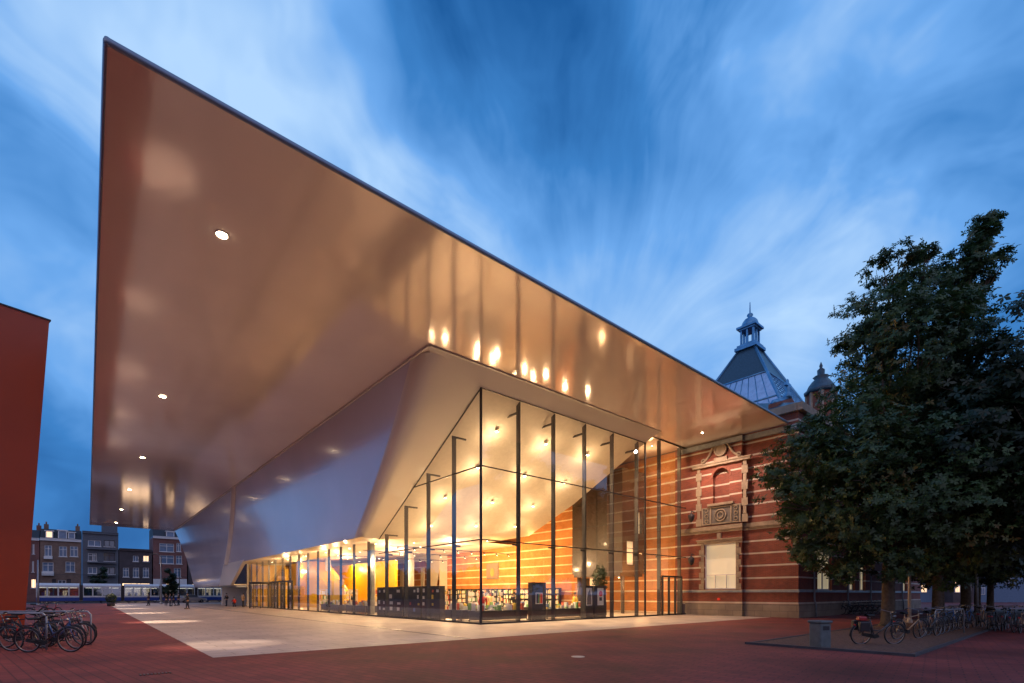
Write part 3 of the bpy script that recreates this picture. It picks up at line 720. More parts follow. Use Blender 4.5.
for s_ in (-1, 1):
    pts = [(BU-PROJ-.1, vc+s_*(.5+.9*t), 12.7-1.15*t-.25*math.sin(t*math.pi)) for t in [k/8 for k in range(9)]]; g.tube(pts, [.10]*4+[.08]*5, 6)
    g.ring((BU-PROJ-.1, vc+s_*1.35, 11.65), .14, .06, 'x', 14); g.ring((BU-PROJ-.1, vc+s_*.62, 12.75), .12, .05, 'x', 14)
g.box(BU-PROJ-.14, BU-PROJ, vc-.5, vc+.5, 11.42, 11.7)
OB.part(g, 'cartouche', M['stone'])
# front facade (faces -V) running off to the right behind the trees
def wall_v(g, v, u0, u1, z0, z1, holes):
    us_ = sorted({u0, u1, *[h[0] for h in holes], *[h[1] for h in holes]}); zs = sorted({z0, z1, *[h[2] for h in holes], *[h[3] for h in holes]})
    for i in range(len(us_)-1):
        for j in range(len(zs)-1):
            cu, cz_ = (us_[i]+us_[i+1])/2, (zs[j]+zs[j+1])/2
            if any(h[0] < cu < h[1] and h[2] < cz_ < h[3] for h in holes): continue
            g.quad((us_[i], v, zs[j]), (us_[i+1], v, zs[j]), (us_[i+1], v, zs[j+1]), (us_[i], v, zs[j+1]))
    for h in holes:
        d = .25
        g.quad((h[0], v, h[2]), (h[0], v, h[3]), (h[0], v+d, h[3]), (h[0], v+d, h[2])); g.quad((h[1], v, h[3]), (h[1], v, h[2]), (h[1], v+d, h[2]), (h[1], v+d, h[3]))
        g.quad((h[0], v, h[3]), (h[1], v, h[3]), (h[1], v+d, h[3]), (h[0], v+d, h[3])); g.quad((h[1], v, h[2]), (h[0], v, h[2]), (h[0], v+d, h[2]), (h[1], v+d, h[2]))
wins = []
for p0, p1 in ((817.5, 832), (848.5, 855), (859.5, 865.5), (903, 907)):
    a0, a1 = U_at(-8, p0), U_at(-8, p1); wins.append((a0, a1, 1.86, 5.3)); wins.append((a0, a1, 7.6, 10.8))
g = MB(); wall_v(g, -8, BU, 56, .9, 14.2, wins); g.quad((56, -8, 0), (56, 50, 0), (56, 50, 14.2), (56, -8, 14.2)); OB.part(g, 'front_wall', M['brick'])
for h in wins:
    g = MB(); v = -7.82
    g.box(h[0], h[0]+.1, v, v+.05, h[2], h[3]); g.box(h[1]-.1, h[1], v, v+.05, h[2], h[3]); g.box(h[0]+.1, h[1]-.1, v, v+.05, h[3]-.12, h[3]); g.box(h[0]+.1, h[1]-.1, v, v+.05, h[2], h[2]+.12)
    g.box(h[0]+.1, h[1]-.1, v, v+.05, h[3]-1.3, h[3]-1.2)
    if h[1]-h[0] > 1.5: g.box((h[0]+h[1])/2-.1, (h[0]+h[1])/2+.1, v-.01, v+.05, h[2]+.12, h[3]-1.3)
    wn_ = OB.part(g, 'window', M['white']); g = MB(); g.quad((h[0], v+.07, h[2]), (h[1], v+.07, h[2]), (h[1], v+.07, h[3]), (h[0], v+.07, h[3])); OB.part(g, 'blind', M['blind'], wn_)
for px in (814, 847.5, 870.5, 902):
    u = U_at(-8.1, px); g = MB(); g.tube([(u, -8.13, 14), (u, -8.13, 1.2), (u+.12, -8.2, .8), (u+.12, -8.2, 0)], .06, 8); OB.part(g, 'downpipe', M['ledge'])
# roofs
g = MB()
g.add([(BU-.2, -8.3, 14.2), (56.3, -8.3, 14.2), (56.3, 16, 14.2), (BU-.2, 16, 14.2), (BU+6, -1.5, 17.6), (50, -1.5, 17.6), (50, 10, 17.6), (BU+6, 10, 17.6)], [(0, 1, 5, 4), (1, 2, 6, 5), (2, 3, 7, 6), (3, 0, 4, 7), (4, 5, 6, 7), (3, 2, 1, 0)])
OB.part(g, 'roof', M['slate'])
g = MB(); g.box(BU-.25, 56.3, -8.35, -8.0, 13.75, 14.25); g.box(BU-.3, BU, -8.0, 0, 13.75, 14.25); OB.part(g, 'parapet', M['stone'])
# gable with cross finial near the corner
def gable(u, v, w_, z0, h, nm='gable'):
    g = MB(); g.prism([(u-w_, v, z0), (u+w_, v, z0), (u+w_, v, z0+h*.45), (u, v, z0+h), (u-w_, v, z0+h*.45)], (0, .6, 0)); gb = OB.part(g, nm, M['brickplain'])
    g = MB()
    for s_ in (-1, 1): g.tube([(u+s_*w_, v+.3, z0+h*.47), (u, v+.3, z0+h+.05)], .2, 4)
    g.lathe([(.3, z0+h), (.3, z0+h+.3), (.14, z0+h+.5), (.22, z0+h+.8), (.1, z0+h+1.0), (.1, z0+h+1.35), (.02, z0+h+1.5)], u, v+.3, 8); g.box(u-.42, u+.42, v+.2, v+.4, z0+h+.95, z0+h+1.15)
    OB.part(g, 'finial', M['lead'], gb)
gu = U_at(-6.4, 792); gable(gu, -6.4, 2.6, 14.2, Z_at(gu, -6.4, 398)-14.2)
# turret
tu = U_at(-5.2, 821); tz = lambda y: Z_at(tu, -5.2, y)
g = MB(); g.lathe([(1.1, 14), (1.1, tz(392))], tu, -5.2, 8, rot=R(22), smooth=False); tr_ = OB.part(g, 'turret', M['brickplain'])
g = MB(); g.lathe([(1.28, tz(394)), (1.32, tz(391)), (1.1, tz(389)), (.95, tz(385)), (.7, tz(381)), (.5, tz(379)), (.65, tz(377)), (.28, tz(375)), (.3, tz(370)), (.1, tz(368)), (.14, tz(366)), (.02, tz(362))], tu, -5.2, 8, rot=R(22))
OB.part(g, 'turret_roof', M['slate'], tr_)
g = MB()
for k in range(8): t = 2*math.pi*k/8+R(22); g.tube([(tu+1.1*math.cos(t), -5.2+1.1*math.sin(t), 14), (tu+1.1*math.cos(t), -5.2+1.1*math.sin(t), tz(393))], .14, 4)
OB.part(g, 'turret_quoin', M['stone'], tr_)
# glazed roof tower
tx, ty = (750-CX)/F*60, 60.0; TU, TV = UV(tx, ty); HB = 6.9
zb = 19.6; zt = Z_at(TU, TV, 351)
tw = OB.part(MB().box(TU-HB, TU+HB, TV-HB, TV+HB, 14, zb), 'tower', M['stone'])
ht = .95
def tp(su, sv, t): hh = HB+(ht-HB)*t; return (TU+su*hh, TV+sv*hh, zb+(zt-zb)*t)
SPL = .6
g = MB()
cor = [(-1, -1), (1, -1), (1, 1), (-1, 1)]
for k in range(4):
    p, q = cor[k], cor[(k+1) % 4]; g.quad(tp(*p, SPL), tp(*q, SPL), tp(*q, 1), tp(*p, 1))
OB.part(g, 'tower_roof', M['slate'], tw)
g = MB()
for k in range(4):
    p, q = cor[k], cor[(k+1) % 4]; g.quad(tp(*p, 0), tp(*q, 0), tp(*q, SPL), tp(*p, SPL))
OB.part(g, 'roof_glazing', M['skyglass'], tw)
g = MB()
for k in range(4):
    p, q = cor[k], cor[(k+1) % 4]
    g.tube([tp(*p, 0), tp(*p, 1)], .17, 6)
    for t in (0, .27, SPL): g.tube([tp(*p, t), tp(*q, t)], .12 if t else .2, 6)
    for j in range(1, 10):
        f_ = j/10; a0 = Vector(tp(*p, 0)).lerp(Vector(tp(*q, 0)), f_); a1 = Vector(tp(*p, SPL)).lerp(Vector(tp(*q, SPL)), f_); g.tube([a0, a1], .06, 4)
    if k == 0:
        for j in range(1, 14): t = SPL*j/14*1.0; g.tube([tp(*p, t), tp(*q, t)], .05, 4)
OB.part(g, 'glazing_bars', M['lead'], tw)
s60 = 60/F
def lz(y): return EYE+(HY-y)*s60
g = MB(); g.box(TU-1.3, TU+1.3, TV-1.3, TV+1.3, lz(351.5), lz(348.5)); g.box(TU-1.1, TU+1.1, TV-1.1, TV+1.1, lz(348.5), lz(346)); 
for a_, b_ in ((-1, -1), (1, -1), (1, 1), (-1, 1), (0, -1), (-1, 0), (1, 0), (0, 1)): g.box(TU+a_*.72-.1, TU+a_*.72+.1, TV+b_*.72-.1, TV+b_*.72+.1, lz(346), lz(331))
g.box(TU-.6, TU+.6, TV-.6, TV+.6, lz(346), lz(343.5))
g.box(TU-.95, TU+.95, TV-.95, TV+.95, lz(331), lz(329.5)); g.box(TU-1.15, TU+1.15, TV-1.15, TV+1.15, lz(329.5), lz(327.5))
g.lathe([(1.02, lz(327.5)), (.98, lz(325)), (.85, lz(322)), (.6, lz(319.5)), (.3, lz(318)), (.22, lz(316.8)), (.36, lz(315.6)), (.3, lz(314.2)), (.08, lz(313)), (.05, lz(303)), (.02, lz(302))], TU, TV, 12)
OB.part(g, 'lantern', M['lead'], tw)
# wall alarm box and camera, small things on the facade
g = MB(); v = V_at(BU-.3, 719); g.box(BU-PROJ-.1, BU-PROJ, v-.08, v+.08, 1.15, 1.3); OB.part(g, 'alarm_box', mat('red_enamel', (.6, .03, .02), .4, emit=(1, .05, .02), es=.4))
# lantern brackets on the wall beside the glass
for z in (4.3, 7.6):
    g = MB(); vv = -.75
    g.tube([(BU-PROJ, vv, z+.3), (BU-PROJ-.45, vv, z+.35), (BU-PROJ-.5, vv, z+.1)], .035, 6); g.lathe([(.06, z-.5), (.2, z-.3), (.26, z), (.14, z+.1), (.03, z+.2)], BU-PROJ-.5, vv, 8)
    OB.part(g, 'wall_bracket', M['joinery'])

# ---------------------------------------------------------------- inside the bookshop
BOOKM = [mat('book_cover', c_, .5) for c_ in ((.8, .78, .72), (.75, .7, .6), (.6, .12, .06), (.12, .2, .4), (.75, .55, .1), (.2, .4, .15), (.1, .1, .1), (.8, .8, .8))]
def bookcase(u0, u1, v0, v1, h, rows_, cols, label, group, axis='v', back=True, white=False, fill=.9, name='bookcase'):
    s_ = Site(name, (u0+u1)/2, (v0+v1)/2, label, 'bookcase', group, .03)
    g = MB(); mm = M['joinery'] if not white else M['white']
    z0 = .031
    n = cols
    if axis == 'v':   # shelves face -U
        if back: g.box(u1-.03, u1, v0, v1, z0, h)
        for i in range(n+1): vv = v0+(v1-v0)*i/n; g.box(u0, u1-.03, vv-.02, vv+.02, z0, h)
        for j in range(rows_+1): zz = z0+.06+(h-.1)*j/rows_; 
        for j in range(rows_+1):
            zz = z0+(h-z0-.04)*j/rows_
            for i in range(n): g.box(u0+.01, u1-.03, v0+(v1-v0)*i/n+.02, v0+(v1-v0)*(i+1)/n-.02, zz, zz+.03)
    else:
        if back: g.box(u0, u1, v1-.03, v1, z0, h)
        for i in range(n+1): uu = u0+(u1-u0)*i/n; g.box(uu-.02, uu+.02, v0, v1-.03, z0, h)
        for j in range(rows_+1):
            zz = z0+(h-z0-.04)*j/rows_
            for i in range(n): g.box(u0+(u1-u0)*i/n+.02, u0+(u1-u0)*(i+1)/n-.02, v0+.01, v1-.03, zz, zz+.03)
    s_.part(g, 'case', mm)
    g = MB()
    for i in range(n):
        for j in range(rows_):
            zz = z0+(h-z0-.04)*j/rows_+.031; sh = (h-z0)/rows_-.08
            L0, L1 = ((v0, v1) if axis == 'v' else (u0, u1)); p = L0+(L1-L0)*i/n+.04; pe = L0+(L1-L0)*(i+1)/n-.04
            while p < pe-.06:
                wd = random.uniform(.04, .16)
                if random.random() < fill:
                    hh = sh*random.uniform(.6, .95); mi = random.choice((0, 0, 0, 1, 1, 7, 7, 2, 3, 4, 5, 6))
                    q = min(p+wd*.9, pe)
                    if axis == 'v': g.box(u0+.04, u1-.05, p, q, zz, zz+hh, mi)
                    else: g.box(p, q, v0+.04, v1-.05, zz, zz+hh, mi)
                p += wd
    s_.part(g, 'books', BOOKM)
    return s_
def cardcase(v0, v1, label, wide):
    s_ = Site('display_case', .95, (v0+v1)/2, label, 'display case', 'black display cases inside the long glass wall', .03)
    g = MB(); g.box(.75, 1.15, v0, v1, .031, 2.1); s_.part(g, 'case', M['joinery'])
    n = 2 if wide else 4
    for i in range(n):
        for j in range(4):
            if random.random() < (.2 if wide else .45): continue
            g = MB(); vv = v0+(v1-v0)*(i+random.uniform(.15, .4))/n; g.box(.725, .748, vv, vv+(v1-v0)/n*random.uniform(.25, .5), .45+j*.42, .45+j*.42+random.uniform(.14, .28)); s_.part(g, 'card', M['white'] if wide or random.random() < .6 else BOOKM[random.choice((2, 3, 4))])
cardcase(12.4, 13.8, 'black display case with bare sides farthest left behind the glass corner of the long wall', True)
cardcase(9.9, 12.2, 'black display case with two neat columns of white cards behind the glass', True)
cardcase(7.5, 9.7, 'black display case with mixed small cards, second from the glass corner', False)
cardcase(5.2, 7.3, 'black display case with mixed small cards, nearest the glass corner', False)
# long shelves at the back, low tables in front
for k, (va, vb) in enumerate(((13.4, 17.4), (17.6, 22), (22.2, 27), (27.2, 32))):
    bookcase(19.6, 20.0, va, vb, 2.2, 4, 5, 'long bookcase full of pale books against the orange brick wall', 'bookcases along the inner brick wall')
for k, (ua, ub, vv) in enumerate(((3.5, 7.5, 20), (8.2, 12.5, 20.5), (2.2, 6.2, 30), (9.5, 13.5, 14.5))):
    bookcase(ua, ub, vv, vv+.4, 2.1 if k != 3 else 1.9, 4, 5, 'free standing bookcase of many small colourful books in the bookshop', 'free standing bookcases', axis='u', back=False, white=(k % 2 == 0))
def table(u0, u1, v0, v1, label, h=.66, solid=True):
    s_ = Site('book_table', (u0+u1)/2, (v0+v1)/2, label, 'table', 'low black book tables in the bookshop', .03)
    g = MB(); g.box(u0, u1, v0, v1, h-.05, h); s_.part(g, 'tabletop', M['joinery'])
    g = MB(); g.box(u0+.08, u1-.08, v0+.08, v1-.08, .12, h-.051) if solid else None
    if solid: s_.part(g, 'cabinet', M['joinery'])
    for a_ in (u0+.05, u1-.12):
        for b_ in (v0+.05, v1-.12):
            g = MB(); g.box(a_, a_+.07, b_, b_+.07, .031, .12 if solid else h-.05); s_.part(g, 'leg', M['joinery'])
    n = int((u1-u0)*(v1-v0)*9)
    g = MB()
    for i in range(n):
        a_, b_ = random.uniform(u0+.1, u1-.3), random.uniform(v0+.1, v1-.3); hh = random.choice((.03, .06, .1, .2, .3, .4)); g.box(a_, a_+random.uniform(.12, .22), b_, b_+random.uniform(.1, .26), h+.001, h+hh, random.choice((0, 0, 1, 2, 4, 5, 7, 7, 3)))
    o = solo(g, 'book_stack', BOOKM, (u0+u1)/2, (v0+v1)/2, 'books on the '+label, 'books', 'books heaped on low tables', h)
table(.9, 4.6, 1.3, 2.5, 'low black table just inside the glass corner')
table(.8, 2.0, 3.0, 4.9, 'low black table behind the long glass wall by the corner')
table(6.2, 10.6, 1.4, 2.6, 'long low black table behind the middle of the entrance glass')
table(3.0, 6.5, 5.0, 6.4, 'second row black table behind the glass corner')
table(7.6, 12.0, 5.4, 6.8, 'second row black table right of centre')
table(1.0, 2.2, 16.5, 20.5, 'low black counter left of the white column')
table(1.0, 2.2, 22, 26.5, 'low dark counter near the entrance doors')
# kiosk with striped poster and two poster boards
def board(u0, u1, v, z1, label, art, cat='poster stand'):
    s_ = Site('poster_stand', (u0+u1)/2, v, label, cat, None, .03)
    g = MB(); g.box(u0, u1, v, v+.35, .031, z1); s_.part(g, 'stand', M['joinery'])
    art(s_, u0, u1, v)
def art_stripes(s_, u0, u1, v):
    c0 = (u0+u1)/2-.24; g = MB(); g.box(c0-.05, c0+.53, v-.03, v-.001, 1.0, 1.68); f_ = s_.part(g, 'poster', M['white'])
    for i, cc in enumerate(((.05, .05, .08), (.1, .3, .12), (.7, .22, .04), (.75, .06, .03))):
        g = MB(); g.box(c0+.12*i, c0+.12*(i+1), v-.045, v-.031, 1.05, 1.63); s_.part(g, 'stripe', mat('poster_ink', cc, .5), f_)
def art_dot(s_, u0, u1, v):
    c0 = (u0+u1)/2; g = MB(); g.box(c0-.3, c0+.3, v-.03, v-.001, .85, 2.0); f_ = s_.part(g, 'poster', M['white'])
    g = MB(); g.prism([(c0+.19*math.cos(2*math.pi*k/18), v-.045, 1.62+.19*math.sin(2*math.pi*k/18)) for k in range(18)], (0, .014, 0)); s_.part(g, 'red_disc', mat('poster_red', (.7, .05, .03), .5), f_)
    g = MB(); g.box(c0-.14, c0+.12, v-.045, v-.031, 1.15, 1.38); s_.part(g, 'black_block', M['joinery'], f_)
def art_grey(s_, u0, u1, v):
    c0 = (u0+u1)/2; g = MB(); g.box(c0-.3, c0+.3, v-.03, v-.001, .85, 2.0); f_ = s_.part(g, 'poster', M['white'])
    g = MB(); g.prism([(c0-.2, v-.045, .9), (c0+.22, v-.045, .9), (c0+.18, v-.045, 1.5), (c0+.05, v-.045, 1.9), (c0-.1, v-.045, 1.7), (c0-.2, v-.045, 1.3)], (0, .014, 0)); s_.part(g, 'grey_figure', M['greywall'], f_)
u = U_at(.9, 532); u2 = U_at(.9, 546); board(u, u2, .9, 2.3, 'tall black stand with a small poster of green and red stripes', art_stripes)
u = U_at(.8, 584.5); u2 = U_at(.8, 593); board(u, u2, .8, 2.15, 'black board carrying a white poster with a grey figure', art_grey)
u = U_at(.8, 594.5); u2 = U_at(.8, 606); board(u, u2, .8, 2.15, 'black board carrying a white poster with a red disc', art_dot)
# framed picture on the inner brick wall
v = V_at(20.1, 493.5); v0, v1 = V_at(20.1, 498), V_at(20.1, 486); s_ = Site('framed_picture', 20.0, v, 'framed orange portrait poster hanging high on the inner brick wall', 'picture', None, Z_at(20, v, 580))
zz0, zz1 = Z_at(20, v, 579), Z_at(20, v, 563)
g = MB(); g.box(20.16, 20.24, v0, v1, zz0, zz1); s_.part(g, 'frame', M['greywall'])
g = MB(); g.box(20.14, 20.159, v0+.12, v1-.12, zz0+.12, zz1-.12); pic = s_.part(g, 'picture', mat('picture_ground', (.22, .16, .15), .5))
g = MB(); vc_, zc_ = (v0+v1)/2, zz0+(zz1-zz0)*.42
g.prism([(20.12, vc_+.38*math.cos(2*math.pi*k/18), zc_+.5*math.sin(2*math.pi*k/18)) for k in range(18)], (.015, 0, 0)); s_.part(g, 'face_shape', mat('picture_orange', (.8, .25, .08), .5), pic)
# track lights on drop rods, banners and a till desk in the shop
for k, (ua, ub, vv) in enumerate(((1.5, 13.5, 13.2), (1.5, 13.5, 18.0), (1.5, 13.5, 24.0))):
    zc_ = ZC(2, vv)-.5; s_ = Site('track_light_rail', 7, vv, 'black rail of small spotlights hung below the low ceiling of the shop', 'light rail', 'black spotlight rails in the shop', zc_)
    g = MB(); g.box(ua, ub, vv-.03, vv+.03, zc_, zc_+.05); s_.part(g, 'rail', M['joinery'])
    for q in range(9):
        uu = ua+.6+q*(ub-ua-1.2)/8; g = MB(); g.tube([(uu, vv, zc_), (uu+.05, vv-.06, zc_-.18)], [.045, .06], 8); sp_ = s_.part(g, 'spotlight', M['joinery']); g = MB(); g.lathe([(.045, zc_-.19), (.045, zc_-.183)], uu+.05, vv-.06, 8); s_.part(g, 'lens', M['lamp2'], sp_)
s_ = Site('till_desk', 12.5, 3.4, 'long dark till desk with pale top behind the entrance glass', 'desk', None, .03)
g = MB(); g.box(11.6, 13.9, 2.9, 3.7, .031, 1.0); s_.part(g, 'cabinet', M['joinery']); g = MB(); g.box(11.5, 14.0, 2.8, 3.8, 1.001, 1.05); s_.part(g, 'worktop', M['beige'])
# tall indoor plant
def foliage(name, m_, clusters, leaf, parent=None, nl=5, droop=.35):
    """clusters: list of (pos, outward, tone); palmate sprays of leaf blades"""
    vs = []; fs = []; tone = []
    for (p, d, tn) in clusters:
        d = (d+Vector((random.gauss(0, .5), random.gauss(0, .5), random.gauss(0, .4)))).normalized(); x = d.orthogonal().normalized(); y = d.cross(x); a_ = random.random()*6.28
        for k in range(nl):
            t = a_+2*math.pi*k/nl+random.uniform(-.25, .25); dr = (x*math.cos(t)+y*math.sin(t)+d*random.uniform(-.1, .25)-Vector((0, 0, droop))).normalized()
            sd = dr.cross(d).normalized(); l_ = leaf*random.uniform(.65, 1.15); b0 = len(vs)
            vs += [p, p+dr*l_*.55+sd*l_*.23, p+dr*l_, p+dr*l_*.55-sd*l_*.23]; fs.append((b0, b0+1, b0+2, b0+3)); tone.append(min(1, max(0, tn+random.gauss(0, .12))))
    me = bpy.data.meshes.new(name); me.from_pydata([tuple(v) for v in vs], [], fs); me.materials.append(m_)
    at = me.attributes.new('tone', 'FLOAT', 'FACE'); at.data.foreach_set('value', tone)
    o = bpy.data.objects.new(name, me); col.objects.link(o); o.parent = parent; return o
def potted(u, v, h, label):
    x_, y_ = XY(u, v); e = empty('potted_plant', x_, y_, .03, 0, label, 'plant'); g = MB(); g.lathe([(.22, 0), (.3, .5), (.26, .5), (.24, .42)], 0, 0, 14); g.build('pot', M['joinery'], e)
    g = MB(); g.tube([(0, 0, .4), (.03, 0, h*.5), (0, .05, h*.8)], .03); g.build('stem', M['bark'], e)
    cs = []
    for i in range(260):
        d = Vector((random.gauss(0, 1), random.gauss(0, 1), random.gauss(0, 1))).normalized(); cs.append((Vector((0, 0, h*.72))+Vector((d.x*.55, d.y*.55, d.z*h*.3))*random.uniform(.5, 1), d, random.random()*.5))
    foliage('leaves', M['leaf2'], cs, .16, e)
potted(U_at(1.6, 600), 1.6, 3.6, 'tall leafy plant in a dark pot behind the entrance glass')

# ---------------------------------------------------------------- leaning red building at the left
x0, y0 = -21.6, 22.0
RZ = math.atan2(.813, .582)
rb = empty('red_building', x0, y0, 0, RZ, 'tall plain building clad in orange red panels, cut off by the left picture edge', 'building')
H_ = 1.6+273*22/497
le = 1.12
g = MB()   # local x runs away from the camera; wall face looks to +y... built as a leaning prism
d0 = Vector((-12, 0, 0))
lx, ly = le*math.cos(-RZ), le*math.sin(-RZ)
bot = [(0, 0), (-16, 0), (-16, 9), (0, 9)]
g.add([(p[0], p[1], 0) for p in bot]+[(p[0]+lx, p[1]+ly, H_) for p in bot], [(0, 1, 2, 3), (7, 6, 5, 4), (0, 4, 5, 1), (1, 5, 6, 2), (2, 6, 7, 3), (3, 7, 4, 0)])
g.build('cladding', M['orange'], rb)
g = MB(); g.add([(lx+.05, ly-.05, H_), (lx-16, ly-.05, H_), (lx-16, ly+9, H_), (lx+.05, ly+9, H_)]+[(lx+.05, ly-.05, H_+.06), (lx-16, ly-.05, H_+.06), (lx-16, ly+9, H_+.06), (lx+.05, ly+9, H_+.06)], [(0, 1, 2, 3), (7, 6, 5, 4), (0, 4, 5, 1), (1, 5, 6, 2), (2, 6, 7, 3), (3, 7, 4, 0)])
g.build('roof_edge', M['joinery'], rb)


# ---------------------------------------------------------------- houses over the road
HV = 112
def Uh(px): return U_at(HV, px)
def Zh(px, py): return Z_at(Uh(px), HV, py)
M['h_brown'] = brickmat('brown_brick', (.26, .15, .10), (.20, .115, .08), (.2, .16, .13)); M['h_red'] = brickmat('dull_red_brick', (.24, .085, .07), (.19, .07, .06), (.18, .12, .1))
M['h_dark'] = brickmat('dark_brick', (.085, .065, .07), (.07, .055, .06), (.07, .06, .06)); M['h_grey'] = mat('grey_render', (.12, .13, .15), .8, var=.15)
M['lit'] = emis('lit_window', (1, .62, .28), 1.3); M['lit2'] = emis('lit_shop', (1, .62, .30), 2.4); M['dimglass'] = mat('dim_glass', (.08, .10, .13), .08, spec=1, coat=1)
M['curtain'] = mat('curtained_glass', (.12, .19, .29), .3, var=.3, scale=2, coat=.6)
def house(label, p0, p1, ytop, wm, windows, doors=(), shop=None, roof=None, depth=9):
    u0, u1 = Uh(p0)+.02, Uh(p1)-.02; zt_ = Zh((p0+p1)/2, ytop); s_ = Site('town_house', (u0+u1)/2, HV, label, 'house', 'houses across the road')
    g = MB(); holes = []
    for (a_, b_, y0_, y1_, kind) in windows: holes.append((max(Uh(a_), u0+.1), min(Uh(b_), u1-.1), Zh(a_, y1_), Zh(a_, y0_), kind))
    wall_v(g, HV, u0, u1, 0, zt_, [h[:4] for h in holes]); g.quad((u0, HV, 0), (u0, HV+depth, 0), (u0, HV+depth, zt_), (u0, HV, zt_)); g.quad((u1, HV, 0), (u1, HV+depth, 0), (u1, HV+depth, zt_), (u1, HV, zt_)); g.quad((u0, HV, zt_), (u1, HV, zt_), (u1, HV+depth, zt_), (u0, HV+depth, zt_))
    g.quad((u0, HV+depth, 0), (u1, HV+depth, 0), (u1, HV+depth, zt_), (u0, HV+depth, zt_))
    s_.part(g, 'wall', wm)
    for h in holes:
        g = MB(); v = HV+.12; t = .1
        g.box(h[0], h[0]+t, v, v+.06, h[2], h[3]); g.box(h[1]-t, h[1], v, v+.06, h[2], h[3]); g.box(h[0]+t, h[1]-t, v, v+.06, h[3]-t, h[3]); g.box(h[0]+t, h[1]-t, v, v+.06, h[2], h[2]+t)
        if h[4] != 'shop':
            g.box((h[0]+h[1])/2-.05, (h[0]+h[1])/2+.05, v, v+.06, h[2]+t, h[3]-t)
            if h[3]-h[2] > 1.6: g.box(h[0]+t, h[1]-t, v-.005, v+.05, h[2]+(h[3]-h[2])*.66, h[2]+(h[3]-h[2])*.66+.08)
        else:
            for q in (.33, .66): g.box(h[0]+(h[1]-h[0])*q-.04, h[0]+(h[1]-h[0])*q+.04, v, v+.06, h[2]+t, h[3]-t)
        fr = s_.part(g, 'window', M['white'] if h[4] != 'dark' else M['joinery'])
        g = MB(); g.quad((h[0], v+.08, h[2]), (h[1], v+.08, h[2]), (h[1], v+.08, h[3]), (h[0], v+.08, h[3])); s_.part(g, 'pane', {'lit': M['lit'], 'shop': M['lit2'], 'cur': M['curtain']}.get(h[4], M['dimglass']), fr)
        g = MB(); g.box(h[0]-.1, h[1]+.1, HV-.12, HV, h[2]-.1, h[2]); s_.part(g, 'sill', M['white'], fr)
    g = MB(); g.box(u0, u1, HV-.35, HV, zt_-.35, zt_); g.box(u0, u1, HV-.45, HV, zt_, zt_+.12); s_.part(g, 'cornice', M['white'] if roof else wm)
    if roof:
        zr = Zh((p0+p1)/2, roof); g = MB(); g.add([(u0, HV-.1, zt_+.12), (u1, HV-.1, zt_+.12), (u1, HV+1.6, zr), (u0, HV+1.6, zr), (u1, HV+depth, zr), (u0, HV+depth, zr), (u1, HV+depth, zt_), (u0, HV+depth, zt_)], [(0, 1, 2, 3), (3, 2, 4, 5), (0, 3, 5, 7), (1, 6, 4, 2)])
        rf = s_.part(g, 'roof', M['roofslate'])
        for q in (.12, .9):
            g = MB(); uu = u0+(u1-u0)*q; g.box(uu-.35, uu+.35, HV+3, HV+3.7, zr-.1, zr+1.1); g.lathe([(.12, zr+1.1), (.12, zr+1.6)], uu, HV+3.3, 8); s_.part(g, 'chimney', wm, rf)
    return s_, u0, u1, zt_
def dormer(s_, a_, b_, y0_, y1_, kind='dim'):
    u0, u1, z0, z1 = Uh(a_), Uh(b_), Zh(a_, y1_), Zh(a_, y0_); g = MB(); g.box(u0-.15, u1+.15, HV+.0, HV+1.8, z0-.1, z1+.1); g.box(u0-.3, u1+.3, HV-.15, HV+1.8, z1+.1, z1+.25); d_ = s_.part(g, 'dormer', M['white'])
    g = MB(); g.box(u0, u1, HV-.03, HV-.002, z0, z1); s_.part(g, 'pane', {'lit': M['lit']}.get(kind, M['curtain']), d_)
house('narrow dull red brick house half hidden behind the leaning red building', 22, 39.5, 538.5, M['h_red'], [(32.5, 34.5, 544, 554, 'cur'), (32, 34, 561, 572, 'cur'), (31, 36, 579, 588, 'shop')], roof=529)
s_, *_r = house('brown brick house with white bay balconies and a lit attic window', 40, 81.5, 539.5, M['h_brown'], [(44.5, 52, 545, 556, 'cur'), (59, 67, 546, 556.5, 'cur'), (70, 78, 546, 556.5, 'cur'), (42.5, 53.5, 562, 571.5, 'cur'), (65.5, 75, 561.5, 572, 'cur'), (52, 56, 579, 588, 'dark'), (58, 66, 580, 588, 'dim'), (67, 71, 579, 588, 'dark'), (44, 50, 590, 597, 'shop'), (62, 70, 590, 597, 'shop')], roof=529)
dormer(s_, 46.5, 52, 531.5, 537, 'lit'); dormer(s_, 59, 66, 531, 538); dormer(s_, 69, 74, 533, 538)
g = MB(); ua, ub = Uh(42), Uh(54); g.box(ua, ub, HV-.9, HV-.001, Zh(45, 575.5), Zh(45, 571.8)); g.box(Uh(44), Uh(52.5), HV-.7, HV-.001, Zh(45, 559), Zh(45, 556.3)); s_.part(g, 'balcony', M['white'])
s_, ua, ub, zt_ = house('grey flat roofed apartment block with recessed balconies', 82, 118.5, 532.5, M['h_grey'], [(88, 101, 540, 546, 'cur'), (104, 115, 540, 546.5, 'dark'), (88, 97, 553, 561, 'dim'), (104, 115, 552.5, 561, 'dark'), (88, 97, 567, 573.5, 'cur'), (104, 115, 567, 574, 'dark'), (88, 97, 584, 597, 'dim'), (93, 96.5, 553, 561, 'cur')])
g = MB(); g.box(Uh(102), ub-.1, HV+1.2, HV+6, zt_, Zh(110, 523)); s_.part(g, 'penthouse', M['h_grey'])
for y_ in (548.5, 562, 575): g = MB(); g.box(Uh(87), Uh(116), HV-.9, HV-.002, Zh(100, y_+1.2), Zh(100, y_)); s_.part(g, 'balcony', M['h_grey'])
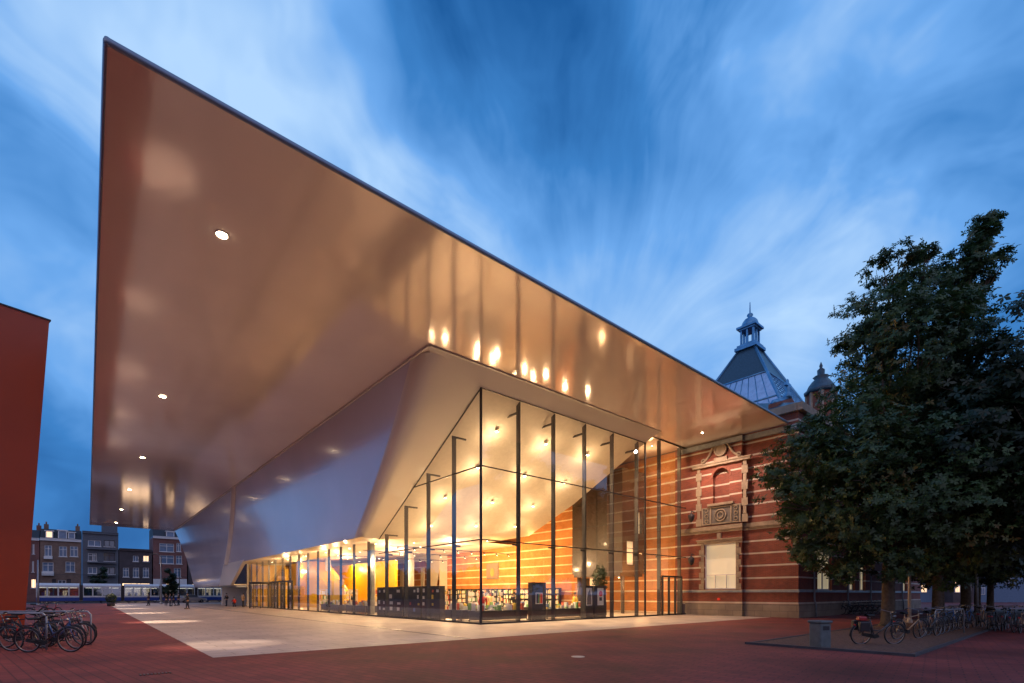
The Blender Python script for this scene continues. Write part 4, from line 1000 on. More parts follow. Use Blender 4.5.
house('low dark brick house over a brightly lit shop', 119, 152, 549.5, M['h_dark'], [(133, 138.5, 555.5, 561.5, 'cur'), (143, 149, 555.5, 561.5, 'lit'), (123, 129, 567.5, 577, 'cur'), (133, 139, 567.5, 577.5, 'cur'), (143, 149, 567.5, 577.5, 'cur'), (122, 150, 583, 598, 'shop')])
s_, *_r = house('tall red brick house with wide white windows above a white shop front', 153, 187, 537.5, M['h_red'], [(159.5, 174, 543, 551.5, 'cur'), (176.5, 181, 543, 551.5, 'cur'), (159.5, 174, 555, 563.5, 'cur'), (176, 182, 555.5, 564, 'cur'), (174, 181, 568, 577, 'cur'), (166, 174, 583.5, 597, 'shop'), (179, 184, 584, 590, 'dark')], roof=528)
dormer(s_, 167, 173.5, 532, 538); g = MB(); g.box(Uh(153.2), Uh(162), HV-.08, HV-.001, 0, Zh(160, 579)); g.box(Uh(175), Uh(186.8), HV-.08, HV-.001, 2.9, Zh(180, 579)); s_.part(g, 'shop_front', M['white'])
house('dark brick house farther right, mostly hidden behind the white shell', 188, 232, 530, M['h_dark'], [(192, 198, 584, 597, 'shop'), (202, 212, 586, 597, 'shop'), (216, 228, 586, 597, 'shop')])
for a_, b_ in ((233, 262), (263, 300)): house('dark brick house seen only through the glass under the white shell', a_, b_, 560, M['h_dark'], [(a_+3, b_-3, 586, 598, 'shop')])
# awning lights over the shop left
# ---------------------------------------------------------------- tram
TV0, TV1 = 96.7, 99.2
T = Site('tram', 0, 98, 'long white and blue tram with lit windows standing in the street', 'tram')
ta, tb = U_at(TV0, 36), U_at(TV0, 229)
zr = 3.35
segs = 5; wd = (tb-ta)/segs
for i in range(segs):
    a_, b_ = ta+wd*i+(.25 if i else 0), ta+wd*(i+1)-(.25 if i < segs-1 else 0)
    g = MB(); g.box(a_, b_, TV0, TV1, .35, 1.0); bd = bev(T.part(g, 'body', [mat('tram_blue', (.02, .06, .30), .35)] if i == 0 else [bpy.data.materials['tram_blue']]), .05)
    g = MB(); g.box(a_, b_, TV0, TV1, 1.0, 1.28); g.box(a_, b_, TV0, TV1, 2.75, 3.1); g.prism([(a_, TV0, 3.1), (a_, TV1, 3.1), (a_, TV1-.5, zr+.15), (a_, TV0+.5, zr+.15)], (b_-a_, 0, 0))
    n = 4
    for k in range(n+1): q = a_+(b_-a_)*k/n; q0 = max(a_, q-.09); q1 = min(b_, q+.09); g.box(q0, q1, TV0, TV0+.08, 1.28, 2.75); g.box(q0, q1, TV1-.08, TV1, 1.28, 2.75)
    T.part(g, 'shell', M['white'])
    for k in range(n):
        q0 = a_+(b_-a_)*k/n+.09; q1 = a_+(b_-a_)*(k+1)/n-.09
        for vv in (TV0+.03, TV1-.03): g = MB(); g.quad((q0, vv, 1.28), (q1, vv, 1.28), (q1, vv, 2.75), (q0, vv, 2.75)); T.part(g, 'window', M['winglass'])
    g = MB(); g.box(a_+.3, b_-.3, (TV0+TV1)/2-.08, (TV0+TV1)/2+.08, 2.68, 2.74); T.part(g, 'lamp_strip', emis('tram_light', (1, .85, .6), 3) if i == 0 else bpy.data.materials['tram_light'])
    g = MB()
    for k in range(5): q = a_+.6+k*(b_-a_-1.2)/4; g.box(q, q+.4, TV0+1.5, TV1-.3, 1.0, 1.9)
    T.part(g, 'seats', bpy.data.materials['tram_blue'])
    for q in (a_+(b_-a_)*.22, a_+(b_-a_)*.78):
        if i % 2 == 0: g = MB(); [g.ring((q+dd, TV0+.2, .32), .26, .07, 'y', 18) for dd in (-.5, .5)]; T.part(g, 'wheels', M['joinery'])
for i in range(1, segs): g = MB(); q = ta+wd*i; g.box(q-.25, q+.25, TV0+.12, TV1-.12, .5, 3.2); T.part(g, 'gangway', M['joinery'])
g = MB(); q = ta+wd*2.5; g.tube([(q-.8, 98, 3.5), (q+.4, 98, 4.2), (q-.3, 98, 5.0)], .04); g.box(q-.35, q-.25, 97.2, 98.8, 4.98, 5.04); T.part(g, 'pantograph', M['dark'])

wz_ = Site('overhead_wires', 0, 95.5, 'thin overhead tram wires strung above the tram between slim masts', 'wires')
g = MB()
for vv, z in ((98, 5.1), (102, 5.1)): g.tube([(-60+k*10, vv, z+.12*abs(math.sin(k*1.57))) for k in range(12)], .018, 4)
for uu in (-42, -22, -2): g.tube([(uu, 94.8, 6.0), (uu, 104, 5.6)], .015, 4)
wz_.part(g, 'wire', M['dark'])
for uu in (-42, -22, -2): g = MB(); g.tube([(uu, 94.8, 0), (uu, 94.8, 6.4)], [.09, .06], 8); wz_.part(g, 'mast', M['dark'])
# ---------------------------------------------------------------- street furniture
def pole(px, Y, h, r_, label, m_='ledge', name='street_pole', arm=None, cat='pole'):
    x_ = (px-CX)/F*Y; e = empty(name, x_, Y, 0, 0, label, cat); g = MB(); g.tube([(0, 0, 0), (0, 0, h*.3), (0, 0, h)], [r_*1.25, r_, r_*.7], 10); g.build('post', M[m_], e)
    g = MB(); g.lathe([(r_*2.0, 0), (r_*2.0, .12), (r_*1.3, .3)], 0, 0, 12); g.build('foot', M[m_], e)
    if arm: g = MB(); g.tube([(0, 0, h), (arm*.5, 0, h+.5), (arm, 0, h+.45)], .05, 6); g.build('arm', M[m_], e); g = MB(); g.box(arm-.1, arm+.6, -.15, .15, h+.36, h+.5); g.build('lamp_head', M['dark'], e)
    return e
pole(38, 70, 6.4, .13, 'plain grey pole beside the leaning red building')
pole(161, 80, 7.6, .12, 'slim grey pole standing in front of the white shop front', arm=-1.5, name='street_lamp', cat='street lamp')
pole(909.5, 27, 7.5, .07, 'pale slim pole right of the big chestnut trunk', 'beige')
pole(977, 36, 6.5, .08, 'slim grey pole between the far tree trunks')
M['bingrey'] = mat('bin_grey', (.10, .125, .13), .5, var=.25, scale=5)
x_, y_ = ray_ground(820, 648)
e = empty('litter_bin', x_, y_, 0, R(18), 'squat grey box bin with rounded lid at the gravel bed edge', 'litter bin')
g = MB(); g.prism([(-.2, -.2, .0), (.2, -.2, .0), (.2, .2, .0), (-.2, .2, .0)], (0, 0, .74)); bev(g.build('body', M['bingrey'], e), .03); g = MB(); g.box(-.235, .235, -.235, .235, .74, .82); bev(g.build('lid', M['bingrey'], e), .03, 3); g = MB(); g.box(-.12, .12, -.206, -.200, .54, .66); g.build('opening', M['dark'], e)

# ---------------------------------------------------------------- bicycles
def bicycle(name, step=False):
    e = bpy.data.objects.new(name, None); col.objects.link(e)
    r_ = .34; wb = 1.10
    rear, front = Vector((0, 0, r_)), Vector((wb, 0, r_)); bb = Vector((.42, 0, .28)); st = Vector((.25, 0, .82)); hd = Vector((.93, 0, .92)); hb = Vector((.97, 0, .70))
    g = MB(); g.tube([bb, st], .018); g.tube([hb, bb], .02); 
    if step: g.tube([Vector((.96, 0, .76)), Vector((.65, 0, .45)), Vector((.36, 0, .46))], .018)
    else: g.tube([Vector((.94, 0, .86)), Vector((.27, 0, .74))], .017)
    g.tube([hd, hb], .022)
    for s_ in (-.05, .05): g.tube([bb, (0, s_, r_)], .011); g.tube([st*.95+Vector((.01, 0, 0)), (0, s_, r_)], .010)
    g.build('frame', M['bikeframe'], e)
    g = MB(); g.tube([hb, (1.0, -.05, .6), (wb, -.05, r_)], .013); g.tube([hb, (1.0, .05, .6), (wb, .05, r_)], .013); g.build('fork', M['bikeframe'], e)
    for c_ in (rear, front):
        g = MB(); g.ring(c_, r_-.03, .012, n=30, m=5)
        for k in range(14): t = 2*math.pi*k/14; g.tube([c_+Vector((.02*math.cos(t+1.3), .02*(-1)**k, .02*math.sin(t+1.3))), c_+Vector(((r_-.03)*math.cos(t), 0, (r_-.03)*math.sin(t)))], .0022, 3)
        g.tube([c_+Vector((0, -.05, 0)), c_+Vector((0, .05, 0))], .022, 8); wh = g.build('wheel', M['chrome'], e); g = MB(); g.ring(c_, r_-.006, .019, n=30, m=6); g.build('tyre', M['rubber'], wh)
    for c_, a0, a1 in ((rear, R(10), R(190)), (front, R(20), R(150))): g = MB(); g.ring(c_, r_+.03, .016, n=16, m=5, a0=a0, a1=a1); g.build('mudguard', M['bikeguard'], e)
    g = MB(); g.tube([st, (.235, 0, .9)], .013); g.build('seat_post', M['chrome'], e)
    g = MB(); rws = []
    for i in range(8): t = i/7; hw_ = .085*(1-t)**.7+.02; rws.append([(.12+.27*t, hw_*math.cos(a_), .93+.035*math.sin(a_)) for a_ in [math.pi*2*k/8 for k in range(9)]])
    g.grid(rws); g.build('saddle', M['rubber'], e)
    g = MB(); g.tube([hd, (.90, 0, 1.02)], .014); g.tube([(.70, -.29, 1.03), (.84, -.28, 1.07), (.92, -.1, 1.04), (.92, .1, 1.04), (.84, .28, 1.07), (.70, .29, 1.03)], .012); hbr = g.build('handlebar', M['chrome'], e)
    for s_ in (-1, 1): g = MB(); g.tube([(.69, s_*.29, 1.03), (.80, s_*.284, 1.06)], .018); g.build('grip', M['rubber'], hbr)
    g = MB(); g.prism([(bb.x+.12, -.03, .33), (bb.x+.14, -.03, .25), (bb.x, -.03, .2), (0, -.03, .3), (0, -.03, .39)], (0, -.025, 0)); g.build('chain_guard', M['rubber'], e)
    for s_ in (-1, 1): g = MB(); g.tube([(bb.x, s_*.06, bb.z), (bb.x+s_*.15, s_*.09, bb.z-s_*.07)], .01, 5); g.box(bb.x+s_*.15-.04, bb.x+s_*.15+.04, s_*.09, s_*.18, bb.z-s_*.07-.01, bb.z-s_*.07+.012); g.build('pedal', M['rubber'], e)
    g = MB()
    for s_ in (-.07, .07): g.tube([(-.18, s_, .74), (.2, s_, .74)], .007, 5); g.tube([(0, s_, r_), (-.08, s_, .74)], .006, 5)
    for q in (-.18, -.05, .08, .2): g.tube([(q, -.07, .74), (q, .07, .74)], .006, 5)
    g.build('rack', M['rubber'], e)
    g = MB(); g.box(-.24, -.21, -.03, .03, .60, .66); g.build('rear_lamp', M['redplastic'], e); g = MB(); g.lathe([(.02, 0), (.04, .06), (.04, .09)], 0, 0, 8)
    g = MB(); g.tube([(1.0, 0, .9), (1.08, 0, .9)], [.02, .04], 8); g.build('headlamp', M['chrome'], e)
    g = MB(); g.tube([(.3, .04, .3), (.2, .2, .01)], .009, 5); g.build('stand', M['chrome'], e)
    return e
M['bikeframe'] = mat('dark_bike_paint', (.02, .025, .035), .3, spec=.7, coat=.5); M['bikeguard'] = mat('bike_guard', (.03, .03, .035), .35)
M['redplastic'] = mat('red_reflector', (.5, .02, .02), .3); M['tanbike'] = mat('tan_bike_paint', (.42, .26, .14), .35, coat=.4); M['bluebike'] = mat('blue_bike_paint', (.04, .12, .30), .35, coat=.4); M['whitebike'] = mat('white_bike_paint', (.6, .6, .6), .35, coat=.4); M['redbike'] = mat('red_bike_paint', (.35, .03, .03), .35, coat=.4)
bk = [bicycle('bicycle'), bicycle('bicycle', True)]
used = [0, 0]
def put_bike(px, Y, ang, label, group, style=0, paint=None, lean=6, guard=None):
    """px: column of the bike's middle"""
    if used[style] == 0: e = bk[style]
    else: e = dup(bk[style])
    used[style] += 1
    e.rotation_mode = 'XYZ'; a_ = R(ang); cx_ = (px-CX)/F*Y; e.rotation_euler = (R(lean), 0, a_)
    e.location = (cx_-.55*math.cos(a_), Y-.55*math.sin(a_), .002); tag(e, label, 'bicycle', group)
    return e, paint, guard
todo = []
GL = 'bicycles parked by the leaning red building'
for args in ((50, 13.7, 4, 'dark city bicycle nearest the camera in the left bicycle cluster', GL, 0), (-8, 13.9, 2, 'dark bicycle cut off by the left picture edge', GL, 0), (60, 14.6, -6, 'blue framed bicycle second from the front of the left cluster', GL, 1, 'bluebike'),
             (26, 14.9, 8, 'dark step through bicycle against the red wall end', GL, 1), (66, 15.5, 5, 'dark bicycle in the middle of the left cluster', GL, 0), (72, 16.4, -3, 'white framed bicycle with pale wheels at the right end of left cluster', GL, 0, 'whitebike'),
             (30, 16.6, 4, 'dark bicycle behind the rail of the left rack', GL, 0), (62, 17.4, 6, 'rearmost dark bicycle of the left cluster', GL, 1), (40, 32, 10, 'distant dark bicycle at the foot of the red building', GL, 0), (52, 34, -8, 'small red bicycle standing far behind the left cluster', GL, 1, 'redbike')):
    todo.append(put_bike(*args))
GR = 'bicycles parked under the trees'
todo.append(put_bike(877, 15.7, 3, 'dark bicycle with a red saddle bag standing alone in front of the chestnut trunk', GR, 1, 'bikeframe'))
todo.append(put_bike(908, 17.6, 18, 'tan framed bicycle leaning behind the nearest dark bicycle', GR, 0, 'tanbike'))
for k in range(7): todo.append(put_bike(930+k*5, 18.6+k*.75, 28, 'dark bicycle in the crowded rack under the trees', GR, k % 2, ('bikeframe', 'tanbike', None, 'bikeframe', 'bluebike', None, 'whitebike')[k], random.uniform(-8, 8)))
for k in range(12): todo.append(put_bike(958+k*6.5, 24+random.uniform(-1, 1.5)-k*.25, 40+random.uniform(-6, 6), 'dark bicycle in the long row at the right edge of the picture', GR, k % 2, (None, 'bikeframe', 'bluebike', None, 'tanbike', None)[k % 6], random.uniform(-8, 8)))
for k in range(7): todo.append(put_bike(849+k*5.2, 38+k*.5, 130+random.uniform(-6, 6), 'dark bicycle in the far row against the brick facade', 'bicycles along the brick facade', k % 2, None, random.uniform(-5, 5)))
for e, paint, guard in todo:
    if paint:
        for c_ in kids(e):
            if c_.name.startswith(('frame', 'fork')): c_.material_slots[0].link = 'OBJECT'; c_.material_slots[0].material = M[paint]
e = todo[10][0]; bag = MB(); bag.box(-.2, .12, -.22, -.075, .45, .76); bag.box(-.2, .12, .075, .22, .45, .76); o = bag.build('saddle_bag', M['bikeguard'], None); o.parent = None
g = MB(); g.box(-.15, .1, -.09, .09, .0, .14); o2 = g.build('red_bag', M['redbike'], None)
o.matrix_world = Matrix.Translation(e.location) @ e.rotation_euler.to_matrix().to_4x4(); tag(bev(o, .03), 'dark pannier bags hanging over the rack of the lone front bicycle', 'bag')
o2.matrix_world = o.matrix_world @ Matrix.Translation((0, 0, .765)); tag(bev(o2, .04), 'small red bag strapped on the rack of the lone front bicycle', 'bag')
def hoop_rack(x_, y_, rz, n, sp, label, name='bicycle_rack', h=1.0, w_=1.6):
    e = empty(name, x_, y_, 0, rz, label, 'bicycle rack')
    for k in range(n): g = MB(); g.tube([(k*sp, -w_/2, 0), (k*sp, -w_/2, h-.1), (k*sp, -w_/2+.1, h), (k*sp, w_/2-.1, h), (k*sp, w_/2, h-.1), (k*sp, w_/2, 0)], .025, 8); g.build('hoop', M['ledge'], e)
x_, y_ = -15.3, 14.2; hoop_rack(x_, y_, R(90), 2, 1.5, 'grey tube rail rack in front of the red building end', h=1.05, w_=4.0)
hoop_rack((950-CX)/F*19.5, 19.5, R(90+28), 1, .9, 'grey tube rack holding the crowded bicycles under the trees', h=1.0, w_=2.4)

# ---------------------------------------------------------------- trees
def limb(g, p, d, l_, r_, depth, tips):
    pts = [p]; q = Vector(p); dd = Vector(d)
    for k in range(4): dd = (dd+Vector((random.gauss(0, .13), random.gauss(0, .13), random.gauss(.02, .08)))).normalized(); q = q+dd*l_/4; pts.append(q.copy())
    g.tube(pts, [r_*(1-.14*k) for k in range(5)], 7 if depth < 2 else 5, caps=False); tips.append(q.copy())
    if depth < 3:
        for k in range(3 if depth < 2 else 2):
            a_ = random.random()*6.28; o_ = dd.orthogonal().normalized(); o_.rotate(Matrix.Rotation(a_, 3, dd)); nd_ = (dd*.75+o_*random.uniform(.5, .95)).normalized(); limb(g, q if k else pts[3], nd_, l_*random.uniform(.55, .8), r_*.45, depth+1, tips)
def tree(x_, y_, label, lobes, trunk_r, trunk_h, ncl, leaf, m_, group=None, name='chestnut_tree'):
    e = empty(name, x_, y_, 0, 0, label, 'tree', group)
    g = MB(); pts = [(0, 0, 0), (0, 0, .25), (.04, .03, 1.2), (.02, -.03, trunk_h)]; g.tube(pts, [trunk_r*1.45, trunk_r*1.05, trunk_r*.95, trunk_r*.85], 12); tr = g.build('trunk', M['bark'], e)
    g = MB(); tips = []
    for c_, r_ in lobes[::1]:
        st_ = Vector((0, 0, trunk_h-.2+min(c_.z*.25, 3))); mid = st_.lerp(c_, .5)+Vector((0, 0, -.2)); g.tube([Vector((0, 0, trunk_h-.4)), st_.lerp(mid, .4), mid, c_], [trunk_r*.45, trunk_r*.3, trunk_r*.15, .015], 6, caps=False)
        for k in range(4): d = Vector((random.gauss(0, 1), random.gauss(0, 1), random.gauss(.2, .8))).normalized(); g.tube([mid.lerp(c_, .6), c_+d*r_*.45, c_+d*r_*.8], [.04, .02, .008], 4, caps=False)
    g.build('branches', M['bark'], e)
    cs = []; tot = sum(r_**2 for _, r_ in lobes)
    for c_, r_ in lobes:
        n = max(150, int(ncl*r_**2/tot))
        # sprays grouped in twigs so the outline is ragged with gaps
        nt_ = max(6, n//16)
        for _ in range(nt_):
            d = Vector((random.gauss(0, 1), random.gauss(0, 1), random.gauss(0, 1))).normalized(); rad = r_*(random.uniform(.55, 1.0) if random.random() < .8 else random.uniform(1.0, 1.14)); cc = c_+d*rad; tn = random.random()*.45
            if random.random() < .05: tn = .85
            for k in range(max(1, n//nt_)):
                p = cc+Vector((random.gauss(0, .26), random.gauss(0, .26), random.gauss(0, .15)))*min(1.3, max(.6, r_/2)); cs.append((p, (d+Vector((0, 0, .7))).normalized(), tn))
    foliage('crown', m_, cs, leaf, e)
    return e
TX, TY = (888-CX)/F*24.4, 24.4
def lob(px, py, rp, dy=0): Y = TY+dy; return (Vector(((px-CX)/F*Y-TX, dy, EYE+(HY-py)/F*Y)), rp/F*Y)
lobes = []
for px, py, rp, dy in ((893, 268, 22, 0), (912, 300, 36, .8), (880, 318, 36, -.6), (866, 345, 27, 0), (965, 262, 18, 0), (985, 228, 8, 0), (948, 295, 30, .5), (972, 300, 14, -.4), (925, 350, 52, -1), (965, 350, 30, 1), (985, 385, 30, -.5), (886, 392, 48, 1.2), (862, 400, 26, -.8),
                       (1010, 400, 34, 1), (930, 420, 60, 2), (856, 442, 42, -1.5), (810, 436, 23, 0), (800, 465, 36, .8), (832, 490, 50, 1.8), (870, 480, 60, -2.2), (930, 490, 64, -2.5), (990, 460, 60, -.8), (795, 505, 28, -.6), (812, 535, 32, 1), (850, 545, 34, -1), (895, 545, 34, -2), (940, 548, 36, 1.5), (990, 530, 48, .5), (1030, 480, 50, 0), (925, 255, 10, 0), (998, 262, 10, 0), (978, 255, 15, 0), (968, 283, 20, .3), (982, 238, 11, 0), (988, 222, 9, 0), (955, 310, 26, 0), (778, 480, 14, 0), (940, 325, 34, 0), (900, 430, 60, 3)):
    lobes.append(lob(px, py, rp, dy))
tree(TX, TY, 'big dark green chestnut tree in front of the brick museum, nearest trunk', lobes, .29, 3.6, 38000, .20, M['leaf'])
def generic(x_, y_, label, h, r_, n, grp):
    lb = []
    for k in range(16):
        a_ = random.random()*6.28; rr = r_*random.uniform(.25, .62); z = h*random.uniform(.36, .84); sc_ = 1-.5*max(0, (z/h-.55))/.3; lb.append((Vector((math.cos(a_)*rr*sc_, math.sin(a_)*rr*sc_, z)), r_*random.uniform(.34, .5)))
    lb.append((Vector((0, 0, h*.86)), r_*.38)); lb.append((Vector((0, 0, h*.5)), r_*.6))
    return tree(x_, y_, label, lb, .27, h*.24, n, .30, M['leaf2'], grp)
GT = 'row of trees under which the bicycles stand'
t1 = generic(*XY(24.6, -14.4), 'dark tree in the row beyond the big chestnut, trunk in deep shade', 13.5, 5.2, 9000, GT)
t2 = generic(*XY(14.5, -19.5), 'dark tree at the right picture edge overhanging the bicycle row', 14.5, 6.0, 11000, GT)
for k, (u, v) in enumerate(((28.3, -14.0), (34, -14.6), (36.8, -14.1), (41.5, -14.4), (47, -14.6), (30, -21), (38, -21.5), (47, -21))):
    o = dup(t1 if k % 2 == 0 else t2); x_, y_ = XY(u, v); o.location = (x_, y_, 0); o.rotation_euler = (0, 0, random.random()*6.28); s_ = random.uniform(.85, 1.0); o.scale = (s_, s_, s_); o['label'] = 'dark tree in the row beyond the big chestnut, trunk in deep shade'; o['group'] = GT
# small street trees before the houses
for px, Y, h, lb in ((101, 92, 6.8, 'dark narrow street tree in front of the grey apartment block'), (167, 92, 6.6, 'dark street tree in front of the tall red brick house')):
    l_ = [(Vector((random.gauss(0, .5), random.gauss(0, .5), h*q)), 1.3*(1.15-q)) for q in (.35, .5, .62, .75, .9)]; tree((px-CX)/F*Y, Y, lb, l_, .12, 2, 1500, .3, M['leaf2'], name='street_tree')

# the far side of the square, outside the picture, seen only as reflections in the glass
cs = []
for k in range(5200):
    az = R(random.uniform(-222, -52)) ; rr = 150+random.uniform(-8, 8); x_, y_ = -rr*math.sin(-az)*1.0, rr*math.cos(az)
    hh = 9+3.5*noise.noise(Vector((az*6, 3, 1)))+1.5*noise.noise(Vector((az*25, 0, 0))); cs.append((Vector((x_, y_, random.uniform(.3, max(2, hh)))), Vector((-x_, -y_, rr*.5)).normalized(), random.random()*.4))
tag(foliage('far_woodland', M['leaf2'], cs, 2.6), kind='stuff')
# ---------------------------------------------------------------- buildings beyond the trees, right
def far_block(px0, px1, Y, h, label, wm, wins_):
    xa, xb = (px0-CX)/F*Y, (px1-CX)/F*Y; e = empty('street_building', (xa+xb)/2, Y, 0, 0, label, 'building'); wd_ = xb-xa
    g = MB(); g.box(-wd_/2, wd_/2, 0, 10, 0, h); g.build('wall', wm, e); g = MB(); g.box(-wd_/2-.2, wd_/2+.2, -.3, 0, h-.4, h); g.build('cornice', M['white'], e)
    g = MB(); g.prism([(-wd_/2, 0, h+.002), (-wd_/2, 10, h+.002), (-wd_/2, 5, h+3)], (wd_, 0, 0)); g.build('roof', M['slate'], e)
    for p0, p1, y0_, y1_, k in wins_:
        a0, a1 = (p0-CX)/F*Y-(xa+xb)/2, (p1-CX)/F*Y-(xa+xb)/2; z0, z1 = EYE+(HY-y1_)/F*Y, EYE+(HY-y0_)/F*Y
        g = MB(); g.box(a0-.12, a1+.12, -.1, -.002, z0-.12, z1+.12); f_ = g.build('window', M['white'], e)
        g = MB(); g.box(a0, (a0+a1)/2-.04, -.13, -.101, z0, z1); g.box((a0+a1)/2+.04, a1, -.13, -.101, z0, z1); g.build('pane', M['lit'] if k else M['curtain'], f_)
M['paleblue'] = mat('pale_render', (.13, .21, .32), .8, var=.15)
far_block(914, 952, 95, 11, 'pale rendered building with an amber lit window beyond the trees', M['paleblue'], [(921, 926, 585, 592, 1), (936, 940, 585, 592, 0), (944, 948, 585, 592, 0), (921, 926, 566, 575, 0), (936, 940, 566, 575, 0)])
far_block(953, 974, 92, 12, 'dark brick building with a bright orange window beyond the trees', M['h_dark'], [(955, 959, 580, 585, 1), (955, 959, 586.5, 592, 1), (966, 970, 581, 591, 0)])
far_block(975, 1030, 95, 12, 'pale blue grey building far right beyond the tree trunks', M['paleblue'], [(980, 984, 574, 584, 0), (992, 996, 572, 584, 0), (1006, 1010, 572, 584, 0), (980, 984, 588, 594, 0)])

# ---------------------------------------------------------------- people
def skin_mesh(name, verts, edges, radii, root, m_, parent, sub=1):
    me = bpy.data.meshes.new(name); me.from_pydata(verts, edges, []); o = bpy.data.objects.new(name, me); col.objects.link(o)
    md = o.modifiers.new('skin', 'SKIN'); md.use_smooth_shade = True
    for i, d in enumerate(me.skin_vertices[0].data): d.radius = (radii[i], radii[i]*.8); d.use_root = (i == root)
    sb = o.modifiers.new('sub', 'SUBSURF'); sb.levels = sub; sb.render_levels = sub
    dg = bpy.context.evaluated_depsgraph_get(); me2 = bpy.data.meshes.new_from_object(o.evaluated_get(dg)); me2.materials.clear(); me2.materials.append(m_)
    o.modifiers.clear(); o.data = me2; o.parent = parent; return o
SKINM = mat('skin', (.45, .28, .2), .5); HAIR = mat('dark_hair', (.03, .02, .015), .6)
def person(x_, y_, rz, label, top, legs, stride=.18, crouch=False, h=1.72):
    e = empty('person', x_, y_, 0, rz, label, 'person', None)
    s_ = h/1.75; k = 1
    if crouch: hip = .42; V_ = dict(hip=(0, 0, .42), lk=(.32, .1, .5), la=(.14, .1, .06), lt=(.3, .1, .03), rk=(.30, -.12, .46), ra=(.10, -.12, .06), rt=(.26, -.12, .03), ch=(.12, 0, .78), nk=(.2, 0, .95), hd=(.25, 0, 1.12), ls=(.16, .19, .88), le=(.3, .22, .68), lh=(.45, .12, .62), rs=(.16, -.19, .88), re=(.3, -.22, .68), rh=(.46, -.1, .6))
    else: V_ = dict(hip=(0, 0, .92), lk=(stride*.6, .09, .5), la=(stride*.7, .09, .08), lt=(stride*.7+.17, .10, .03), rk=(-stride*.1, -.09, .5), ra=(-stride, -.09, .10), rt=(-stride+.16, -.1, .04), ch=(.0, 0, 1.28), nk=(.01, 0, 1.47), hd=(.03, 0, 1.62), ls=(0, .19, 1.39), le=(-.07, .25, 1.12), lh=(.06, .24, .88), rs=(0, -.19, 1.39), re=(.02, -.25, 1.12), rh=(.16, -.22, .9))
    names = list(V_); vs = [Vector(V_[n])*s_ for n in names]; ix = {n: i for i, n in enumerate(names)}
    ed = [(ix[a_], ix[b_]) for a_, b_ in (('hip', 'lk'), ('lk', 'la'), ('la', 'lt'), ('hip', 'rk'), ('rk', 'ra'), ('ra', 'rt'), ('hip', 'ch'), ('ch', 'nk'), ('nk', 'hd'), ('ch', 'ls'), ('ls', 'le'), ('le', 'lh'), ('ch', 'rs'), ('rs', 're'), ('re', 'rh'))]
    rad = dict(hip=.13, lk=.06, la=.04, lt=.035, rk=.06, ra=.04, rt=.035, ch=.14, nk=.05, hd=.095, ls=.06, le=.042, lh=.032, rs=.06, re=.042, rh=.032)
    skin_mesh('body', vs, ed, [rad[n]*s_ for n in names], 0, SKINM, e)
    tn = ['hip', 'ch', 'nk', 'ls', 'le', 'lh', 'rs', 're', 'rh']; ti = {n: i for i, n in enumerate(tn)}
    tv = [Vector(V_[n])*s_ for n in tn]; tv[5] = tv[4].lerp(tv[5], .85); tv[8] = tv[7].lerp(tv[8], .85); tv[2] = tv[1].lerp(tv[2], .7)
    skin_mesh('jacket', tv, [(ti[a_], ti[b_]) for a_, b_ in (('hip', 'ch'), ('ch', 'nk'), ('ch', 'ls'), ('ls', 'le'), ('le', 'lh'), ('ch', 'rs'), ('rs', 're'), ('re', 'rh'))], [r_*s_ for r_ in (.165, .175, .09, .085, .062, .05, .085, .062, .05)], 0, top, e)
    ln_ = ['hip', 'lk', 'la', 'rk', 'ra']; li = {n: i for i, n in enumerate(ln_)}
    skin_mesh('trousers', [Vector(V_[n])*s_ for n in ln_], [(0, 1), (1, 2), (0, 3), (3, 4)], [r_*s_ for r_ in (.15, .085, .06, .085, .06)], 0, legs, e)
    hc = Vector(V_['hd'])*s_; g = MB()
    rws = [[(hc.x-.02+.112*s_*math.sin(t)*math.cos(p), hc.y+.098*s_*math.sin(t)*math.sin(p), hc.z+.03+.115*s_*math.cos(t)) for p in [2*math.pi*j/10 for j in range(11)]] for t in [.02, .5, .95, 1.4, 1.7]]; g.grid(rws); g.build('hair', HAIR, e)
    for n in ('l', 'r'):
        a_ = Vector(V_[n+'a'])*s_; b_ = Vector(V_[n+'t'])*s_; g = MB(); g.tube([a_+Vector((-.06, 0, -.03)), a_+Vector((.05, 0, -.02)), b_+Vector((.04, 0, .01))], [.045, .052, .035], 8); g.build('shoe', M['rubber'], e)
    return e
blk = mat('black_coat', (.02, .02, .025), .8); red = mat('red_coat', (.6, .03, .02), .7); tan = mat('tan_coat', (.5, .33, .16), .7); jean = mat('dark_jeans', (.03, .04, .07), .8); ornge = mat('orange_coat', (.6, .14, .04), .7)
def at(px, py): return ray_ground(px, py)
x_, y_ = at(187.5, 609); person(x_, y_, R(200), 'person in black walking alone on the pale paving, nearest the camera of the far group', blk, jean, .12)
for px, py, lb, tp_ in ((148.5, 605.6, 'person in a dark coat walking alone before the lit shop', blk), (166, 606, 'person in dark clothes, left one of the close group of three', blk), (170, 606.2, 'person in dark clothes, middle one of the close group of three', jean), (173.5, 605.8, 'person in dark clothes, right one of the close group of three', blk), (178.5, 605.5, 'person in dark clothes standing apart just right of the group of three', blk)):
    x_, y_ = at(px, py); person(x_, y_, random.random()*6, lb, tp_, jean, random.uniform(.05, .25))
def at2(px, u): v = V_at(u, px); return XY(u, v)
x_, y_ = at2(226.5, -1.6); person(x_, y_, R(250), 'person in dark clothes standing where the long glass wall ends', blk, jean, .06)
x_, y_ = at2(235, -1.4); person(x_, y_, R(150), 'person in a red jacket crouching by the far end of the glass wall', red, jean, crouch=True)
x_, y_ = at2(243, -.9); person(x_, y_, R(60), 'person in a tan coat beside the revolving door', tan, blk, .1)
